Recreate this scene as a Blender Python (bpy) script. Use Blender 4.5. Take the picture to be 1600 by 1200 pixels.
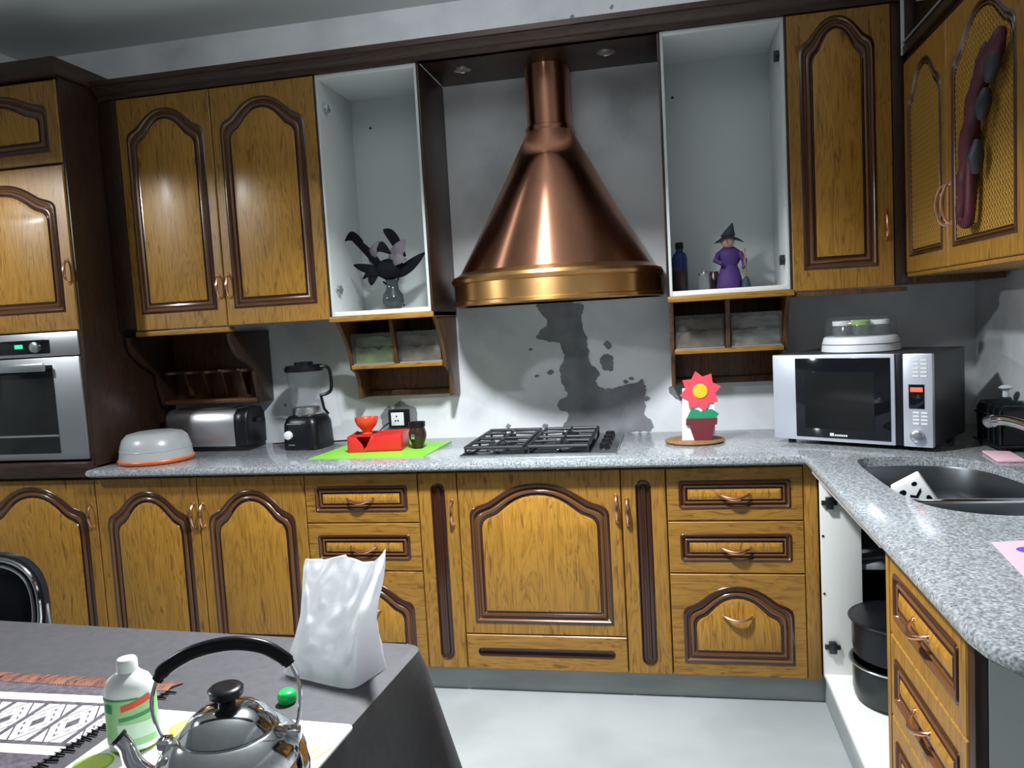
import bpy, bmesh, math, random
from mathutils import Vector, Matrix, noise as mnoise
from mathutils.geometry import tessellate_polygon
random.seed(7)
for o in list(bpy.data.objects): bpy.data.objects.remove(o, do_unlink=True)
SC = bpy.context.scene
COL = SC.collection
PI = math.pi
# ------------------------------------------------------------------ camera
def make_camera():
    yaw, pitch, roll, f = 0.1975, -0.0793, 0.0565, 1226.5
    F = Vector((-math.sin(yaw)*math.cos(pitch), math.cos(yaw)*math.cos(pitch), math.sin(pitch)))
    r0 = Vector((math.cos(yaw), math.sin(yaw), 0)); u0 = r0.cross(F)
    R = math.cos(roll)*r0 - math.sin(roll)*u0
    U = math.cos(roll)*u0 + math.sin(roll)*r0
    cd = bpy.data.cameras.new('camera'); cd.sensor_width = 36; cd.lens = 36*f/1600; cd.clip_start = .05
    c = bpy.data.objects.new('camera', cd); COL.objects.link(c)
    m = Matrix.Identity(4)
    for i in range(3): m[i][0], m[i][1], m[i][2] = R[i], U[i], -F[i]
    m[0][3], m[1][3], m[2][3] = 0.788, -3.3607, 1.4005
    c.matrix_world = m; SC.camera = c
make_camera()
# ------------------------------------------------------------------ world, lamps, exposure
w = bpy.data.worlds.new('world'); SC.world = w; w.use_nodes = True
w.node_tree.nodes['Background'].inputs[0].default_value = (.5, .6, .75, 1)
w.node_tree.nodes['Background'].inputs[1].default_value = .02
SC.view_settings.view_transform = 'Standard'; SC.view_settings.look = 'None'
SC.view_settings.exposure = 0.0; SC.view_settings.gamma = 1.0; SC.view_settings.use_curve_mapping = False
def lamp(name, loc, power, size, col, spread=180, up=0):
    l = bpy.data.lights.new(name, 'AREA'); l.shape = 'DISK'; l.size = size; l.energy = power; l.color = col; l.spread = math.radians(spread)
    o = bpy.data.objects.new(name, l); COL.objects.link(o); o.location = loc
    if up:                                   # unseen upward spot added above the lamp to brighten the ceiling
        l2 = bpy.data.lights.new(name+'_added_uplight', 'SPOT'); l2.spot_size = PI*.985; l2.spot_blend = .1; l2.shadow_soft_size = .08; l2.energy = up; l2.color = col
        o2 = bpy.data.objects.new(name+'_added_uplight', l2); COL.objects.link(o2); o2.location = (loc[0], loc[1], loc[2]+.05); o2.rotation_euler = (PI, 0, 0)
lamp('ceiling_lamp', (.24, -1.42, 2.34), 63, .18, (.94, .98, 1), 138, 30)
def shaded_bulb(name, loc, power, half, col):     # bare bulb in a deep shade: even light with a hard upper edge
    l = bpy.data.lights.new(name, 'SPOT'); l.energy = power; l.spot_size = math.radians(2*half); l.spot_blend = .06; l.shadow_soft_size = .06; l.color = col
    o = bpy.data.objects.new(name, l); COL.objects.link(o); o.location = loc
shaded_bulb('dining_lamp', (-2.3, -1.75, 2.24), 74, 85.0, (.94, .98, 1))

# ------------------------------------------------------------------ materials
M = {}
def lin(r, g, b):
    q = lambda c: (c/255/12.92) if c/255 <= .04045 else ((c/255+.055)/1.055)**2.4
    return (q(r), q(g), q(b), 1)
def mat(name, col, rough=.5, metal=0, **k):
    m = bpy.data.materials.new(name); m.use_nodes = True; M[name] = m
    b = m.node_tree.nodes['Principled BSDF']
    b.inputs['Base Color'].default_value = col if len(col) == 4 else (*col, 1)
    b.inputs['Roughness'].default_value = rough; b.inputs['Metallic'].default_value = metal
    for kk, vv in k.items(): b.inputs[kk.replace('_', ' ')].default_value = vv
    return m
def nd(m, t, **k):
    n = m.node_tree.nodes.new('ShaderNode'+t)
    for a, b in k.items(): setattr(n, a, b)
    return n
def ln(m, a, b): m.node_tree.links.new(a, b)
def coords(m, scale, obj=True):
    tc = nd(m, 'TexCoord'); mp = nd(m, 'Mapping'); mp.inputs['Scale'].default_value = scale
    ln(m, tc.outputs['Object' if obj else 'Generated'], mp.inputs['Vector'])
    return mp
def ramp(m, stops):
    r = nd(m, 'ValToRGB'); e = r.color_ramp.elements
    while len(e) < len(stops): e.new(.5)
    for i, (p, c) in enumerate(stops): e[i].position = p; e[i].color = c if len(c) == 4 else (*c, 1)
    return r
def noisy(name, c1, c2, scale=(8, 8, 8), nscale=1.0, detail=5, rough=.5, metal=0, lo=.35, hi=.65, bump=0, **k):
    m = mat(name, c1, rough, metal, **k); b = m.node_tree.nodes['Principled BSDF']
    mp = coords(m, scale); n = nd(m, 'TexNoise'); n.inputs['Scale'].default_value = nscale; n.inputs['Detail'].default_value = detail
    ln(m, mp.outputs[0], n.inputs['Vector'])
    r = ramp(m, [(lo, c1), (hi, c2)]); ln(m, n.outputs['Fac'], r.inputs[0]); ln(m, r.outputs[0], b.inputs['Base Color'])
    if bump:
        bp = nd(m, 'Bump'); bp.inputs['Strength'].default_value = bump; bp.inputs['Distance'].default_value = .002
        ln(m, n.outputs['Fac'], bp.inputs['Height']); ln(m, bp.outputs[0], b.inputs['Normal'])
    return m
def oak(name, axis, cd, cm, cl, rough=.44):
    m = mat(name, cm, rough); b = m.node_tree.nodes['Principled BSDF']
    b.inputs['Coat Weight'].default_value = .10; b.inputs['Coat Roughness'].default_value = .2
    tc = nd(m, 'TexCoord'); oi = nd(m, 'ObjectInfo')
    cm_ = nd(m, 'VectorMath', operation='SCALE'); cm_.inputs['Scale'].default_value = 7.0
    cx = nd(m, 'CombineXYZ')
    for i in range(3): ln(m, oi.outputs['Random'], cx.inputs[i])
    ln(m, cx.outputs[0], cm_.inputs[0])
    ad = nd(m, 'VectorMath', operation='ADD'); ln(m, tc.outputs['Object'], ad.inputs[0]); ln(m, cm_.outputs[0], ad.inputs[1])
    def mp(s):
        q = nd(m, 'Mapping'); q.inputs['Scale'].default_value = s if axis == 'z' else (s[2], s[2], s[0]); ln(m, ad.outputs[0], q.inputs['Vector']); return q
    a = mp((7, 7, .9)); n1 = nd(m, 'TexNoise'); n1.inputs['Scale'].default_value = 2.2; n1.inputs['Detail'].default_value = 4; n1.inputs['Distortion'].default_value = 1.2
    ln(m, a.outputs[0], n1.inputs['Vector'])
    mul = nd(m, 'Math', operation='MULTIPLY'); mul.inputs[1].default_value = 9; ln(m, n1.outputs['Fac'], mul.inputs[0])
    fr = nd(m, 'Math', operation='PINGPONG'); fr.inputs[1].default_value = .5; ln(m, mul.outputs[0], fr.inputs[0])
    c = mp((150, 150, 5)); n2 = nd(m, 'TexNoise'); n2.inputs['Scale'].default_value = 1.6; n2.inputs['Detail'].default_value = 3; ln(m, c.outputs[0], n2.inputs['Vector'])
    mx = nd(m, 'Math', operation='MULTIPLY_ADD'); mx.inputs[1].default_value = .75; ln(m, fr.outputs[0], mx.inputs[0]); ln(m, n2.outputs['Fac'], mx.inputs[2])
    r = ramp(m, [(.34, cd), (.60, cm), (1.0, cl)]); ln(m, mx.outputs[0], r.inputs[0])
    k = mp((38, 38, 6)); n3 = nd(m, 'TexNoise'); n3.inputs['Scale'].default_value = 1.7; n3.inputs['Detail'].default_value = 2; n3.inputs['Distortion'].default_value = .6; ln(m, k.outputs[0], n3.inputs['Vector'])
    r3 = ramp(m, [(.63, (0, 0, 0)), (.72, (.85, .85, .85))]); ln(m, n3.outputs['Fac'], r3.inputs[0])
    fl = nd(m, 'MixRGB'); fl.inputs[2].default_value = (*[c*.8 for c in cd], 1); ln(m, r3.outputs[0], fl.inputs[0]); ln(m, r.outputs[0], fl.inputs[1]); ln(m, fl.outputs[0], b.inputs['Base Color'])
    return m
OD, OM, OL = (.165, .068, .011), (.305, .146, .019), (.385, .192, .030)
oak('oak', 'z', OD, OM, OL); oak('oak_cross', 'x', OD, OM, OL)
oak('oak_panel', 'z', (.20, .084, .011), (.37, .178, .019), (.46, .232, .031))
oak('dark_wood', 'z', (.012, .006, .004), (.030, .014, .008), (.05, .022, .011), .4)
oak('dark_wood_cross', 'x', (.012, .006, .005), (.032, .015, .010), (.05, .024, .014), .4)
oak('brown_wood', 'z', (.035, .013, .005), (.085, .034, .011), (.14, .06, .02), .45)
mat('moulding', (.045, .016, .008), .22, Coat_Weight=.5, Coat_Roughness=.1)
mat('bead', (.13, .052, .020), .22, Coat_Weight=.5, Coat_Roughness=.12)
mat('white_board', (.66, .70, .70), .45)
mat('white_edge', (.80, .80, .78), .4)
mat('copper_handle', (.80, .44, .29), .22, 1)
noisy('copper', (.50, .23, .145), (.62, .30, .19), (4, 4, 1), 2, 4, .17, 1)
noisy('brass_copper', (.56, .31, .11), (.68, .39, .16), (5, 5, 2), 2, 4, .24, 1)
for k, an in (('copper', 1.0), ('brass_copper', .6)):       # turned metal: fine scratches run round the axis
    b_ = M[k].node_tree.nodes['Principled BSDF']; tg = nd(M[k], 'Tangent', direction_type='RADIAL', axis='Z'); ln(M[k], tg.outputs[0], b_.inputs['Tangent'])
    b_.inputs['Anisotropic'].default_value = an; b_.inputs['Roughness'].default_value = .34; b_.inputs['Anisotropic Rotation'].default_value = .25
mat('steel', (.62, .64, .66), .28, 1)
mat('brushed_steel', (.60, .61, .64), .38, 1)
mat('chrome', (.82, .84, .86), .08, 1)
mat('black_plastic', (.006, .0065, .009), .3, Specular_IOR_Level=.35)
mat('black_gloss', (.006, .007, .010), .06)
mat('black_iron', (.013, .014, .018), .42)
mat('enamel', (.010, .015, .016), .25)
mat('silver_paint', (.62, .65, .74), .32, .45)
mat('sink_steel', (.17, .185, .20), .34, 1)
mat('oven_case', (.06, .065, .07), .45, .3)
mat('dark_hinge', (.05, .055, .06), .4, .8)
def thin_clear(name, tint, rough, fac, diff=.0):
    m = bpy.data.materials.new(name); m.use_nodes = True; M[name] = m; nt = m.node_tree; nt.nodes.remove(nt.nodes['Principled BSDF'])
    out = nt.nodes['Material Output']; tr = nd(m, 'BsdfTransparent'); tr.inputs[0].default_value = (*tint, 1)
    gl = nd(m, 'BsdfGlossy'); gl.inputs['Roughness'].default_value = rough
    df = nd(m, 'BsdfDiffuse'); df.inputs[0].default_value = (.75, .8, .83, 1)
    fr = nd(m, 'LayerWeight'); fr.inputs[0].default_value = .5
    pw = nd(m, 'Math', operation='POWER'); pw.inputs[1].default_value = 4; ln(m, fr.outputs['Facing'], pw.inputs[0])
    ma = nd(m, 'Math', operation='MULTIPLY_ADD'); ma.inputs[1].default_value = .5; ma.inputs[2].default_value = fac; ma.use_clamp = True; ln(m, pw.outputs[0], ma.inputs[0])
    m1 = nd(m, 'MixShader'); m1.inputs[0].default_value = diff; ln(m, tr.outputs[0], m1.inputs[1]); ln(m, df.outputs[0], m1.inputs[2])
    m2 = nd(m, 'MixShader'); ln(m, ma.outputs[0], m2.inputs[0]); ln(m, m1.outputs[0], m2.inputs[1]); ln(m, gl.outputs[0], m2.inputs[2])
    ln(m, m2.outputs[0], out.inputs[0])
thin_clear('glass', (.95, .97, .98), .03, .03, .05)
thin_clear('clear_plastic', (.96, .97, .97), .12, .03, .04)
thin_clear('frosted_plastic', (.85, .85, .85), .3, .06, .45)
mat('white_plastic', (.80, .83, .86), .35)
mat('orange_plastic', (.85, .16, .03), .35)
mat('red_plastic', (.62, .025, .02), .35)
mat('red_orange', (.80, .07, .02), .35)
mat('lime_green', (.23, .62, .05), .5)
mat('green_cap', (.0, .42, .08), .35)
mat('pink_paper', (.80, .07, .11), .7)
mat('yellow_paper', (.85, .55, .02), .7)
mat('leaf_paper', (.01, .27, .13), .7)
mat('pot_paper', (.15, .018, .028), .7)
mat('white_paper', (.85, .87, .87), .7)
mat('pale_pink', (.82, .50, .58), .7)
mat('blue_print', (.12, .06, .62), .7)
mat('purple_cloth', (.055, .02, .14), .7)
mat('hat_cloth', (.02, .035, .055), .7)
mat('skin_clay', (.48, .25, .21), .6)
mat('blue_bottle', (.015, .03, .16), .25)
mat('dark_jar', (.045, .014, .022), .3)
mat('gourd', (.03, .014, .009), .3)
noisy('cork', (.34, .19, .09), (.24, .12, .05), (30, 30, 30), 1, 4, .7)
mat('black_vinyl', (.010, .012, .018), .28)
mat('plaster_grey', (.20, .205, .22), .9)
noisy('sculpture_red', (.05, .008, .018), (.10, .012, .024), (20, 20, 20), 1, 4, .5)
mat('sculpture_grey', (.03, .032, .045), .5)
mat('cane', (.46, .25, .045), .5); mat('cane_back', (.06, .025, .005), .8)
mat('petal_black', (.004, .0045, .008), .7, Specular_IOR_Level=.15); mat('petal_mauve', (.16, .14, .17), .7); mat('vase_glass', (.035, .045, .05), .08)
noisy('spice_green', (.16, .26, .04), (.05, .08, .02), (14, 14, 34), 1, 4, .7); noisy('spice_brown', (.20, .14, .09), (.07, .045, .03), (18, 18, 30), 1, 4, .7); noisy('spice_grey', (.28, .25, .21), (.06, .05, .045), (14, 14, 34), 1, 4, .7)
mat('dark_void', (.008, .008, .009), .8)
mat('green_led', (0, .3, .1), .4, Emission_Color=(.05, 1, .45, 1), Emission_Strength=1.2)
mat('red_led', (.3, 0, 0), .4, Emission_Color=(1, .08, .05, 1), Emission_Strength=2.5)
mat('print_white', (.8, .82, .84), .5); mat('print_grey', (.25, .26, .28), .5)
noisy('oven_glass', (.010, .011, .012), (.018, .019, .02), (3, 3, 3), 1, 2, .07)
mat('lid_green', (.25, .45, .06), .4)
def bag_film():
    m = bpy.data.materials.new('bag_plastic'); m.use_nodes = True; M['bag_plastic'] = m; nt = m.node_tree; nt.nodes.remove(nt.nodes['Principled BSDF'])
    df = nd(m, 'BsdfDiffuse'); df.inputs[0].default_value = (.92, .93, .96, 1); tl = nd(m, 'BsdfTranslucent'); tl.inputs[0].default_value = (.92, .93, .97, 1)
    gl = nd(m, 'BsdfGlossy'); gl.inputs['Roughness'].default_value = .3
    a = nd(m, 'MixShader'); a.inputs[0].default_value = .5; ln(m, df.outputs[0], a.inputs[1]); ln(m, tl.outputs[0], a.inputs[2])
    b = nd(m, 'MixShader'); b.inputs[0].default_value = .07; ln(m, a.outputs[0], b.inputs[1]); ln(m, gl.outputs[0], b.inputs[2])
    ln(m, b.outputs[0], nt.nodes['Material Output'].inputs[0])
bag_film()
mat('bottle_white', (.84, .86, .86), .35)
mat('label_green', (.33, .60, .28), .45); mat('label_deep', (.03, .28, .09), .45); mat('label_red', (.75, .07, .02), .45); mat('label_pale', (.62, .78, .62), .45)
noisy('tablecloth', (.056, .054, .061), (.068, .065, .073), (60, 60, 60), 1, 3, .6)
noisy('fringe', (.30, .13, .085), (.13, .06, .05), (70, 20, 70), 1, 3, .9)
noisy('ceiling_paint', (.60, .63, .63), (.66, .69, .69), (1.5, 1.5, 1.5), 1, 4, .9)
noisy('concrete', (.40, .43, .43), (.30, .33, .33), (2, 2, 8), 1.5, 8, .6)
noisy('cement', (.17, .175, .19), (.25, .255, .27), (7, 7, 7), 1.5, 8, .95, bump=.4)

def wall_material():
    m = mat('wall_paint', (.62, .65, .67), .85); b = m.node_tree.nodes['Principled BSDF']
    mp = coords(m, (1, 1, 1))
    n = nd(m, 'TexNoise'); n.inputs['Scale'].default_value = 3.1; n.inputs['Detail'].default_value = 9; n.inputs['Distortion'].default_value = .25; ln(m, mp.outputs[0], n.inputs['Vector'])
    r = ramp(m, [(.32, (.54, .56, .58)), (.45, (.69, .71, .74)), (.60, (.80, .82, .85))]); ln(m, n.outputs['Fac'], r.inputs[0])
    v = nd(m, 'TexVoronoi'); v.inputs['Scale'].default_value = 5.5; v.inputs['Randomness'].default_value = 1; ln(m, mp.outputs[0], v.inputs['Vector'])
    n2 = nd(m, 'TexNoise'); n2.inputs['Scale'].default_value = 40; n2.inputs['Detail'].default_value = 3; ln(m, mp.outputs[0], n2.inputs['Vector'])
    ma = nd(m, 'Math', operation='MULTIPLY_ADD'); ma.inputs[1].default_value = .12; ln(m, n2.outputs['Fac'], ma.inputs[0]); ln(m, v.outputs['Distance'], ma.inputs[2])
    r2 = ramp(m, [(.105, (1, 1, 1)), (.125, (0, 0, 0))]); ln(m, ma.outputs[0], r2.inputs[0])
    mx = nd(m, 'MixRGB'); mx.inputs[2].default_value = (.22, .23, .24, 1); ln(m, r2.outputs[0], mx.inputs[0]); ln(m, r.outputs[0], mx.inputs[1]); ln(m, mx.outputs[0], b.inputs['Base Color'])
    bp = nd(m, 'Bump'); bp.inputs['Strength'].default_value = .25; bp.inputs['Distance'].default_value = .004; ln(m, n.outputs['Fac'], bp.inputs['Height']); ln(m, bp.outputs[0], b.inputs['Normal'])
wall_material()
def granite():
    m = mat('granite', (.4, .43, .45), .13); b = m.node_tree.nodes['Principled BSDF']
    mp = coords(m, (1, 1, 1))
    n = nd(m, 'TexNoise'); n.inputs['Scale'].default_value = 175; n.inputs['Detail'].default_value = 3; ln(m, mp.outputs[0], n.inputs['Vector'])
    v = nd(m, 'TexVoronoi'); v.inputs['Scale'].default_value = 150; ln(m, mp.outputs[0], v.inputs['Vector'])
    r = ramp(m, [(.36, (.09, .10, .115)), (.47, (.25, .275, .295)), (.56, (.36, .39, .41)), (.68, (.60, .63, .64))]); ln(m, n.outputs['Fac'], r.inputs[0])
    mx = nd(m, 'MixRGB'); mx.inputs[0].default_value = .35; ln(m, r.outputs[0], mx.inputs[1])
    r2 = ramp(m, [(0, (.14, .15, .17)), (1, (.58, .62, .64))]); ln(m, v.outputs['Color'], r2.inputs[0]); ln(m, r2.outputs[0], mx.inputs[2]); ln(m, mx.outputs[0], b.inputs['Base Color'])
granite()
def floor_material():
    m = mat('floor_cement', (.5, .5, .5), .38); b = m.node_tree.nodes['Principled BSDF']
    mp = coords(m, (1, 1, 1))
    n = nd(m, 'TexNoise'); n.inputs['Scale'].default_value = 3; n.inputs['Detail'].default_value = 8; ln(m, mp.outputs[0], n.inputs['Vector'])
    r = ramp(m, [(.35, (.31, .34, .345)), (.6, (.38, .405, .41))]); ln(m, n.outputs['Fac'], r.inputs[0]); ln(m, r.outputs[0], b.inputs['Base Color'])
floor_material()

# ------------------------------------------------------------------ mesh helpers
OFF = {}
def offs(p):
    while p is not None and p.parent is not None: p = p.parent
    return Vector((0, 0, 0)) if p is None else OFF.get(p.name, Vector((0, 0, 0)))
def thing(name, label, cat, loc, group=None):
    o = bpy.data.objects.new(name, None); o.empty_display_size = .05; COL.objects.link(o); o.location = loc
    OFF[o.name] = Vector(loc); o['label'] = label; o['category'] = cat
    if group: o['group'] = group
    return o
def tag(o, label, cat, group=None):
    o['label'] = label; o['category'] = cat
    if group: o['group'] = group
    return o
class MB:
    def __init__(s): s.v = []; s.f = []
    def add(s, vs, fs):
        n = len(s.v); s.v += [Vector(p) for p in vs]; s.f += [[i+n for i in f] for f in fs]; return s
    def box(s, x0, x1, y0, y1, z0, z1):
        return s.add([(x, y, z) for z in (z0, z1) for y in (y0, y1) for x in (x0, x1)],
                     [(0, 2, 3, 1), (4, 5, 7, 6), (0, 1, 5, 4), (2, 6, 7, 3), (0, 4, 6, 2), (1, 3, 7, 5)])
    def prism(s, poly, axis, lo, hi):
        def P(a, b, t): return {'x': (t, a, b), 'y': (a, t, b), 'z': (a, b, t)}[axis]
        n = len(poly); vs = [P(a, b, lo) for a, b in poly]+[P(a, b, hi) for a, b in poly]
        tris = tessellate_polygon([[Vector((a, b, 0)) for a, b in poly]])
        fs = [tuple(t) for t in tris]+[tuple(i+n for i in reversed(t)) for t in tris]
        fs += [(i, (i+1) % n, (i+1) % n+n, i+n) for i in range(n)]
        return s.add(vs, fs)
    def loops(s, loops, cap0=True, cap1=True, closed=True):
        n = len(loops[0]); vs = [p for l in loops for p in l]; fs = []
        for k in range(len(loops)-1):
            for i in range(n if closed else n-1):
                j = (i+1) % n; fs.append((k*n+i, k*n+j, (k+1)*n+j, (k+1)*n+i))
        if cap0: fs.append(tuple(reversed(range(n))))
        if cap1: fs.append(tuple((len(loops)-1)*n+i for i in range(n)))
        return s.add(vs, fs)
    def tube(s, path, r, n=10, closed=False, flat=1.0):
        P = [Vector(p) for p in path]; m = len(P); rs = r if isinstance(r, (list, tuple)) else [r]*m
        L = []; up = None
        for i in range(m):
            t = (P[(i+1) % m]-P[i-1]) if closed else (P[min(i+1, m-1)]-P[max(i-1, 0)])
            t.normalize()
            if up is None:
                up = Vector((0, 0, 1)) if abs(t.z) < .9 else Vector((0, 1, 0))
            a = t.cross(up)
            if a.length < 1e-5: a = t.cross(Vector((1, 0, 0)))
            a.normalize(); b = a.cross(t).normalized(); up = b
            L.append([P[i]+a*math.cos(2*PI*k/n)*rs[i]+b*math.sin(2*PI*k/n)*rs[i]*flat for k in range(n)])
        if closed: L.append(L[0]); return s.loops(L, False, False)
        return s.loops(L)
    def lathe(s, prof, c=(0, 0, 0), n=32, sx=1, sy=1, cap0=True, cap1=True):
        return s.loops([[(c[0]+r*sx*math.cos(2*PI*k/n), c[1]+r*sy*math.sin(2*PI*k/n), c[2]+z) for k in range(n)] for r, z in prof], cap0, cap1)
    def build(s, name, m, parent=None, T=None, bevel=0, smooth=35, seg=2):
        vs = [T(v) for v in s.v] if T else s.v
        vs = [Vector(v) for v in vs]
        if parent is None:
            lo = [min(v[i] for v in vs) for i in range(3)]; hi = [max(v[i] for v in vs) for i in range(3)]
            off = Vector(((lo[0]+hi[0])/2, (lo[1]+hi[1])/2, lo[2]))
        else: off = offs(parent)
        me = bpy.data.meshes.new(name); me.from_pydata([v-off for v in vs], [], s.f)
        bm = bmesh.new(); bm.from_mesh(me)
        bmesh.ops.remove_doubles(bm, verts=bm.verts, dist=1e-6)
        bmesh.ops.recalc_face_normals(bm, faces=bm.faces)
        if bevel:
            ed = [e for e in bm.edges if len(e.link_faces) == 2 and e.calc_face_angle(0) > .6]
            bmesh.ops.bevel(bm, geom=ed, offset=bevel, segments=seg, profile=.5, affect='EDGES')
        bm.to_mesh(me); bm.free()
        me.materials.append(M[m])
        if smooth:
            for p in me.polygons: p.use_smooth = True
            me.set_sharp_from_angle(angle=math.radians(smooth))
        o = bpy.data.objects.new(name, me); COL.objects.link(o)
        if parent is not None: o.parent = parent
        else: o.location = off; OFF[o.name] = off
        return o
def bx(name, m, parent, x0, x1, y0, y1, z0, z1, bevel=.0015, T=None): return MB().box(x0, x1, y0, y1, z0, z1).build(name, m, parent, T, bevel)
def struct(o): o['kind'] = 'structure'; return o
def rot_T(cx, cy, cz, deg):
    c, s = math.cos(math.radians(deg)), math.sin(math.radians(deg))
    return lambda v: Vector((cx+v[0]*c-v[1]*s, cy+v[0]*s+v[1]*c, cz+v[2]))
def back_T(x0, y, z0): return lambda v: Vector((x0+v[0], y-v[2], z0+v[1]))       # a -> +x, b -> up, c -> towards the room
def right_T(x, y0, z0): return lambda v: Vector((x-v[2], y0-v[0], z0+v[1]))      # for fronts that face -x
def inset(poly, d):
    n = len(poly); out = []; A = sum(poly[i][0]*poly[(i+1) % n][1]-poly[(i+1) % n][0]*poly[i][1] for i in range(n)); sg = 1 if A > 0 else -1
    for i in range(n):
        p0, p1, p2 = Vector(poly[i-1]), Vector(poly[i]), Vector(poly[(i+1) % n])
        e1 = (p1-p0).normalized(); e2 = (p2-p1).normalized()
        n1 = Vector((-e1.y, e1.x))*sg; n2 = Vector((-e2.y, e2.x))*sg
        b = (n1+n2); k = 1+n1.dot(n2)
        q = p1+b*(d/max(k, .3)); out.append((q.x, q.y))
    return out
INSET = inset
def catmull(pts, n=6, closed=True):
    out = []; m = len(pts)
    for i in range(m if closed else m-1):
        g = (lambda j: Vector(pts[j % m])) if closed else (lambda j: Vector(pts[max(0, min(m-1, j))]))
        p0, p1, p2, p3 = g(i-1), g(i), g(i+1), g(i+2)
        for k in range(n):
            t = k/n; out.append(tuple(.5*((2*p1)+(p2-p0)*t+(2*p0-5*p1+4*p2-p3)*t*t+(3*p1-p0-3*p2+p3)*t**3)))
    if not closed: out.append(tuple(pts[-1]))
    return out
ARCH = [(1, 0), (.99, .10), (.965, .19), (.92, .265), (.86, .32), (.79, .365), (.72, .425), (.645, .525), (.57, .63), (.48, .745), (.38, .85), (.26, .935), (.13, .985), (0, 1)]
def outline(x0, x1, y0, y1, rise):
    if rise <= 0: return [(x0, y0), (x1, y0), (x1, y1), (x0, y1)]
    c, h = (x0+x1)/2, (x1-x0)/2
    top = [(c+h*s, y1-rise+rise*t) for s, t in ARCH]
    top += [(2*c-a, b) for a, b in reversed(top[:-1])]
    return [(x0, y0), (x1, y0)]+top
def slot(x0, x1, y0, y1, n=6):
    w, h = x1-x0, y1-y0; r = min(w, h)/2*.96; P = []
    for cx, cy, a in ((x1-r, y0+r, -PI/2), (x1-r, y1-r, 0), (x0+r, y1-r, PI/2), (x0+r, y0+r, PI)):
        P += [(cx+r*math.cos(a+k*PI/2/n), cy+r*math.sin(a+k*PI/2/n)) for k in range(n+1)]
    return P
def slot_rect(x0, x1, y0, y1, r, n=5):
    P = []
    for cx, cy, a in ((x1-r, y0+r, -PI/2), (x1-r, y1-r, 0), (x0+r, y1-r, PI/2), (x0+r, y0+r, PI)):
        P += [(cx+r*math.cos(a+k*PI/2/n), cy+r*math.sin(a+k*PI/2/n)) for k in range(n+1)]
    return P
def pull(parent, T, a, b, vert=True, L=.092, name='handle'):
    P = []; R = []
    for k in range(15):
        t = k/14; u = (t-.5)*L; c = .004+.020*min(1, math.sin(PI*t)**.55)
        P.append((a, b+u, c) if vert else (a+u, b-.012*math.sin(PI*t), c)); R.append(.0042+.0028*math.sin(PI*t)**2)
    m = MB().tube(P, R, 10)
    for sg in (-.5, .5):
        m.tube([(a, b+sg*L, -.001) if vert else (a+sg*L, b, -.001), (a, b+sg*L, .006) if vert else (a+sg*L, b, .006)], [.0085, .006], 10)
    return m.build(name, 'copper_handle', parent, T)
def cane_web(parent, T, poly, z, pitch=.017):
    m = MB(); xs = [p[0] for p in poly]; ys = [p[1] for p in poly]; n = len(poly)
    def clip(p, d):
        hits = []
        for i in range(n):
            a, b = Vector(poly[i]), Vector(poly[(i+1) % n]); e = b-a; den = d.x*e.y-d.y*e.x
            if abs(den) < 1e-9: continue
            w = a-p; t = (w.x*e.y-w.y*e.x)/den; u = (w.x*d.y-w.y*d.x)/den
            if 0 <= u < 1: hits.append(t)
        hits.sort(); return list(zip(hits[::2], hits[1::2]))
    W, H = max(xs)-min(xs), max(ys)-min(ys); cx, cy = (max(xs)+min(xs))/2, (max(ys)+min(ys))/2
    for d, sp, wd, zz in ((Vector((1, 0)), pitch, .0024, 0), (Vector((0, 1)), pitch, .0024, .0008), (Vector((.7071, .7071)), pitch*.7071, .0013, .0016), (Vector((.7071, -.7071)), pitch*.7071, .0013, .0022)):
        nn = Vector((-d.y, d.x)); half = (abs(nn.x)*W+abs(nn.y)*H)/2; k = int(half/sp)
        for i in range(-k, k+1):
            p = Vector((cx, cy))+nn*(i*sp)
            for t0, t1 in clip(p, d):
                a, b = p+d*t0, p+d*t1
                q = [a-nn*wd, a+nn*wd, b+nn*wd, b-nn*wd]
                m.add([(v.x, v.y, z+zz) for v in q]+[(v.x, v.y, z+zz-.001) for v in q], [(0, 1, 2, 3), (4, 7, 6, 5), (0, 4, 5, 1), (2, 6, 7, 3), (1, 5, 6, 2), (0, 3, 7, 4)])
    o = m.build('cane_webbing', 'cane', parent, T, smooth=0); o['kind'] = 'stuff'; return o
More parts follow.
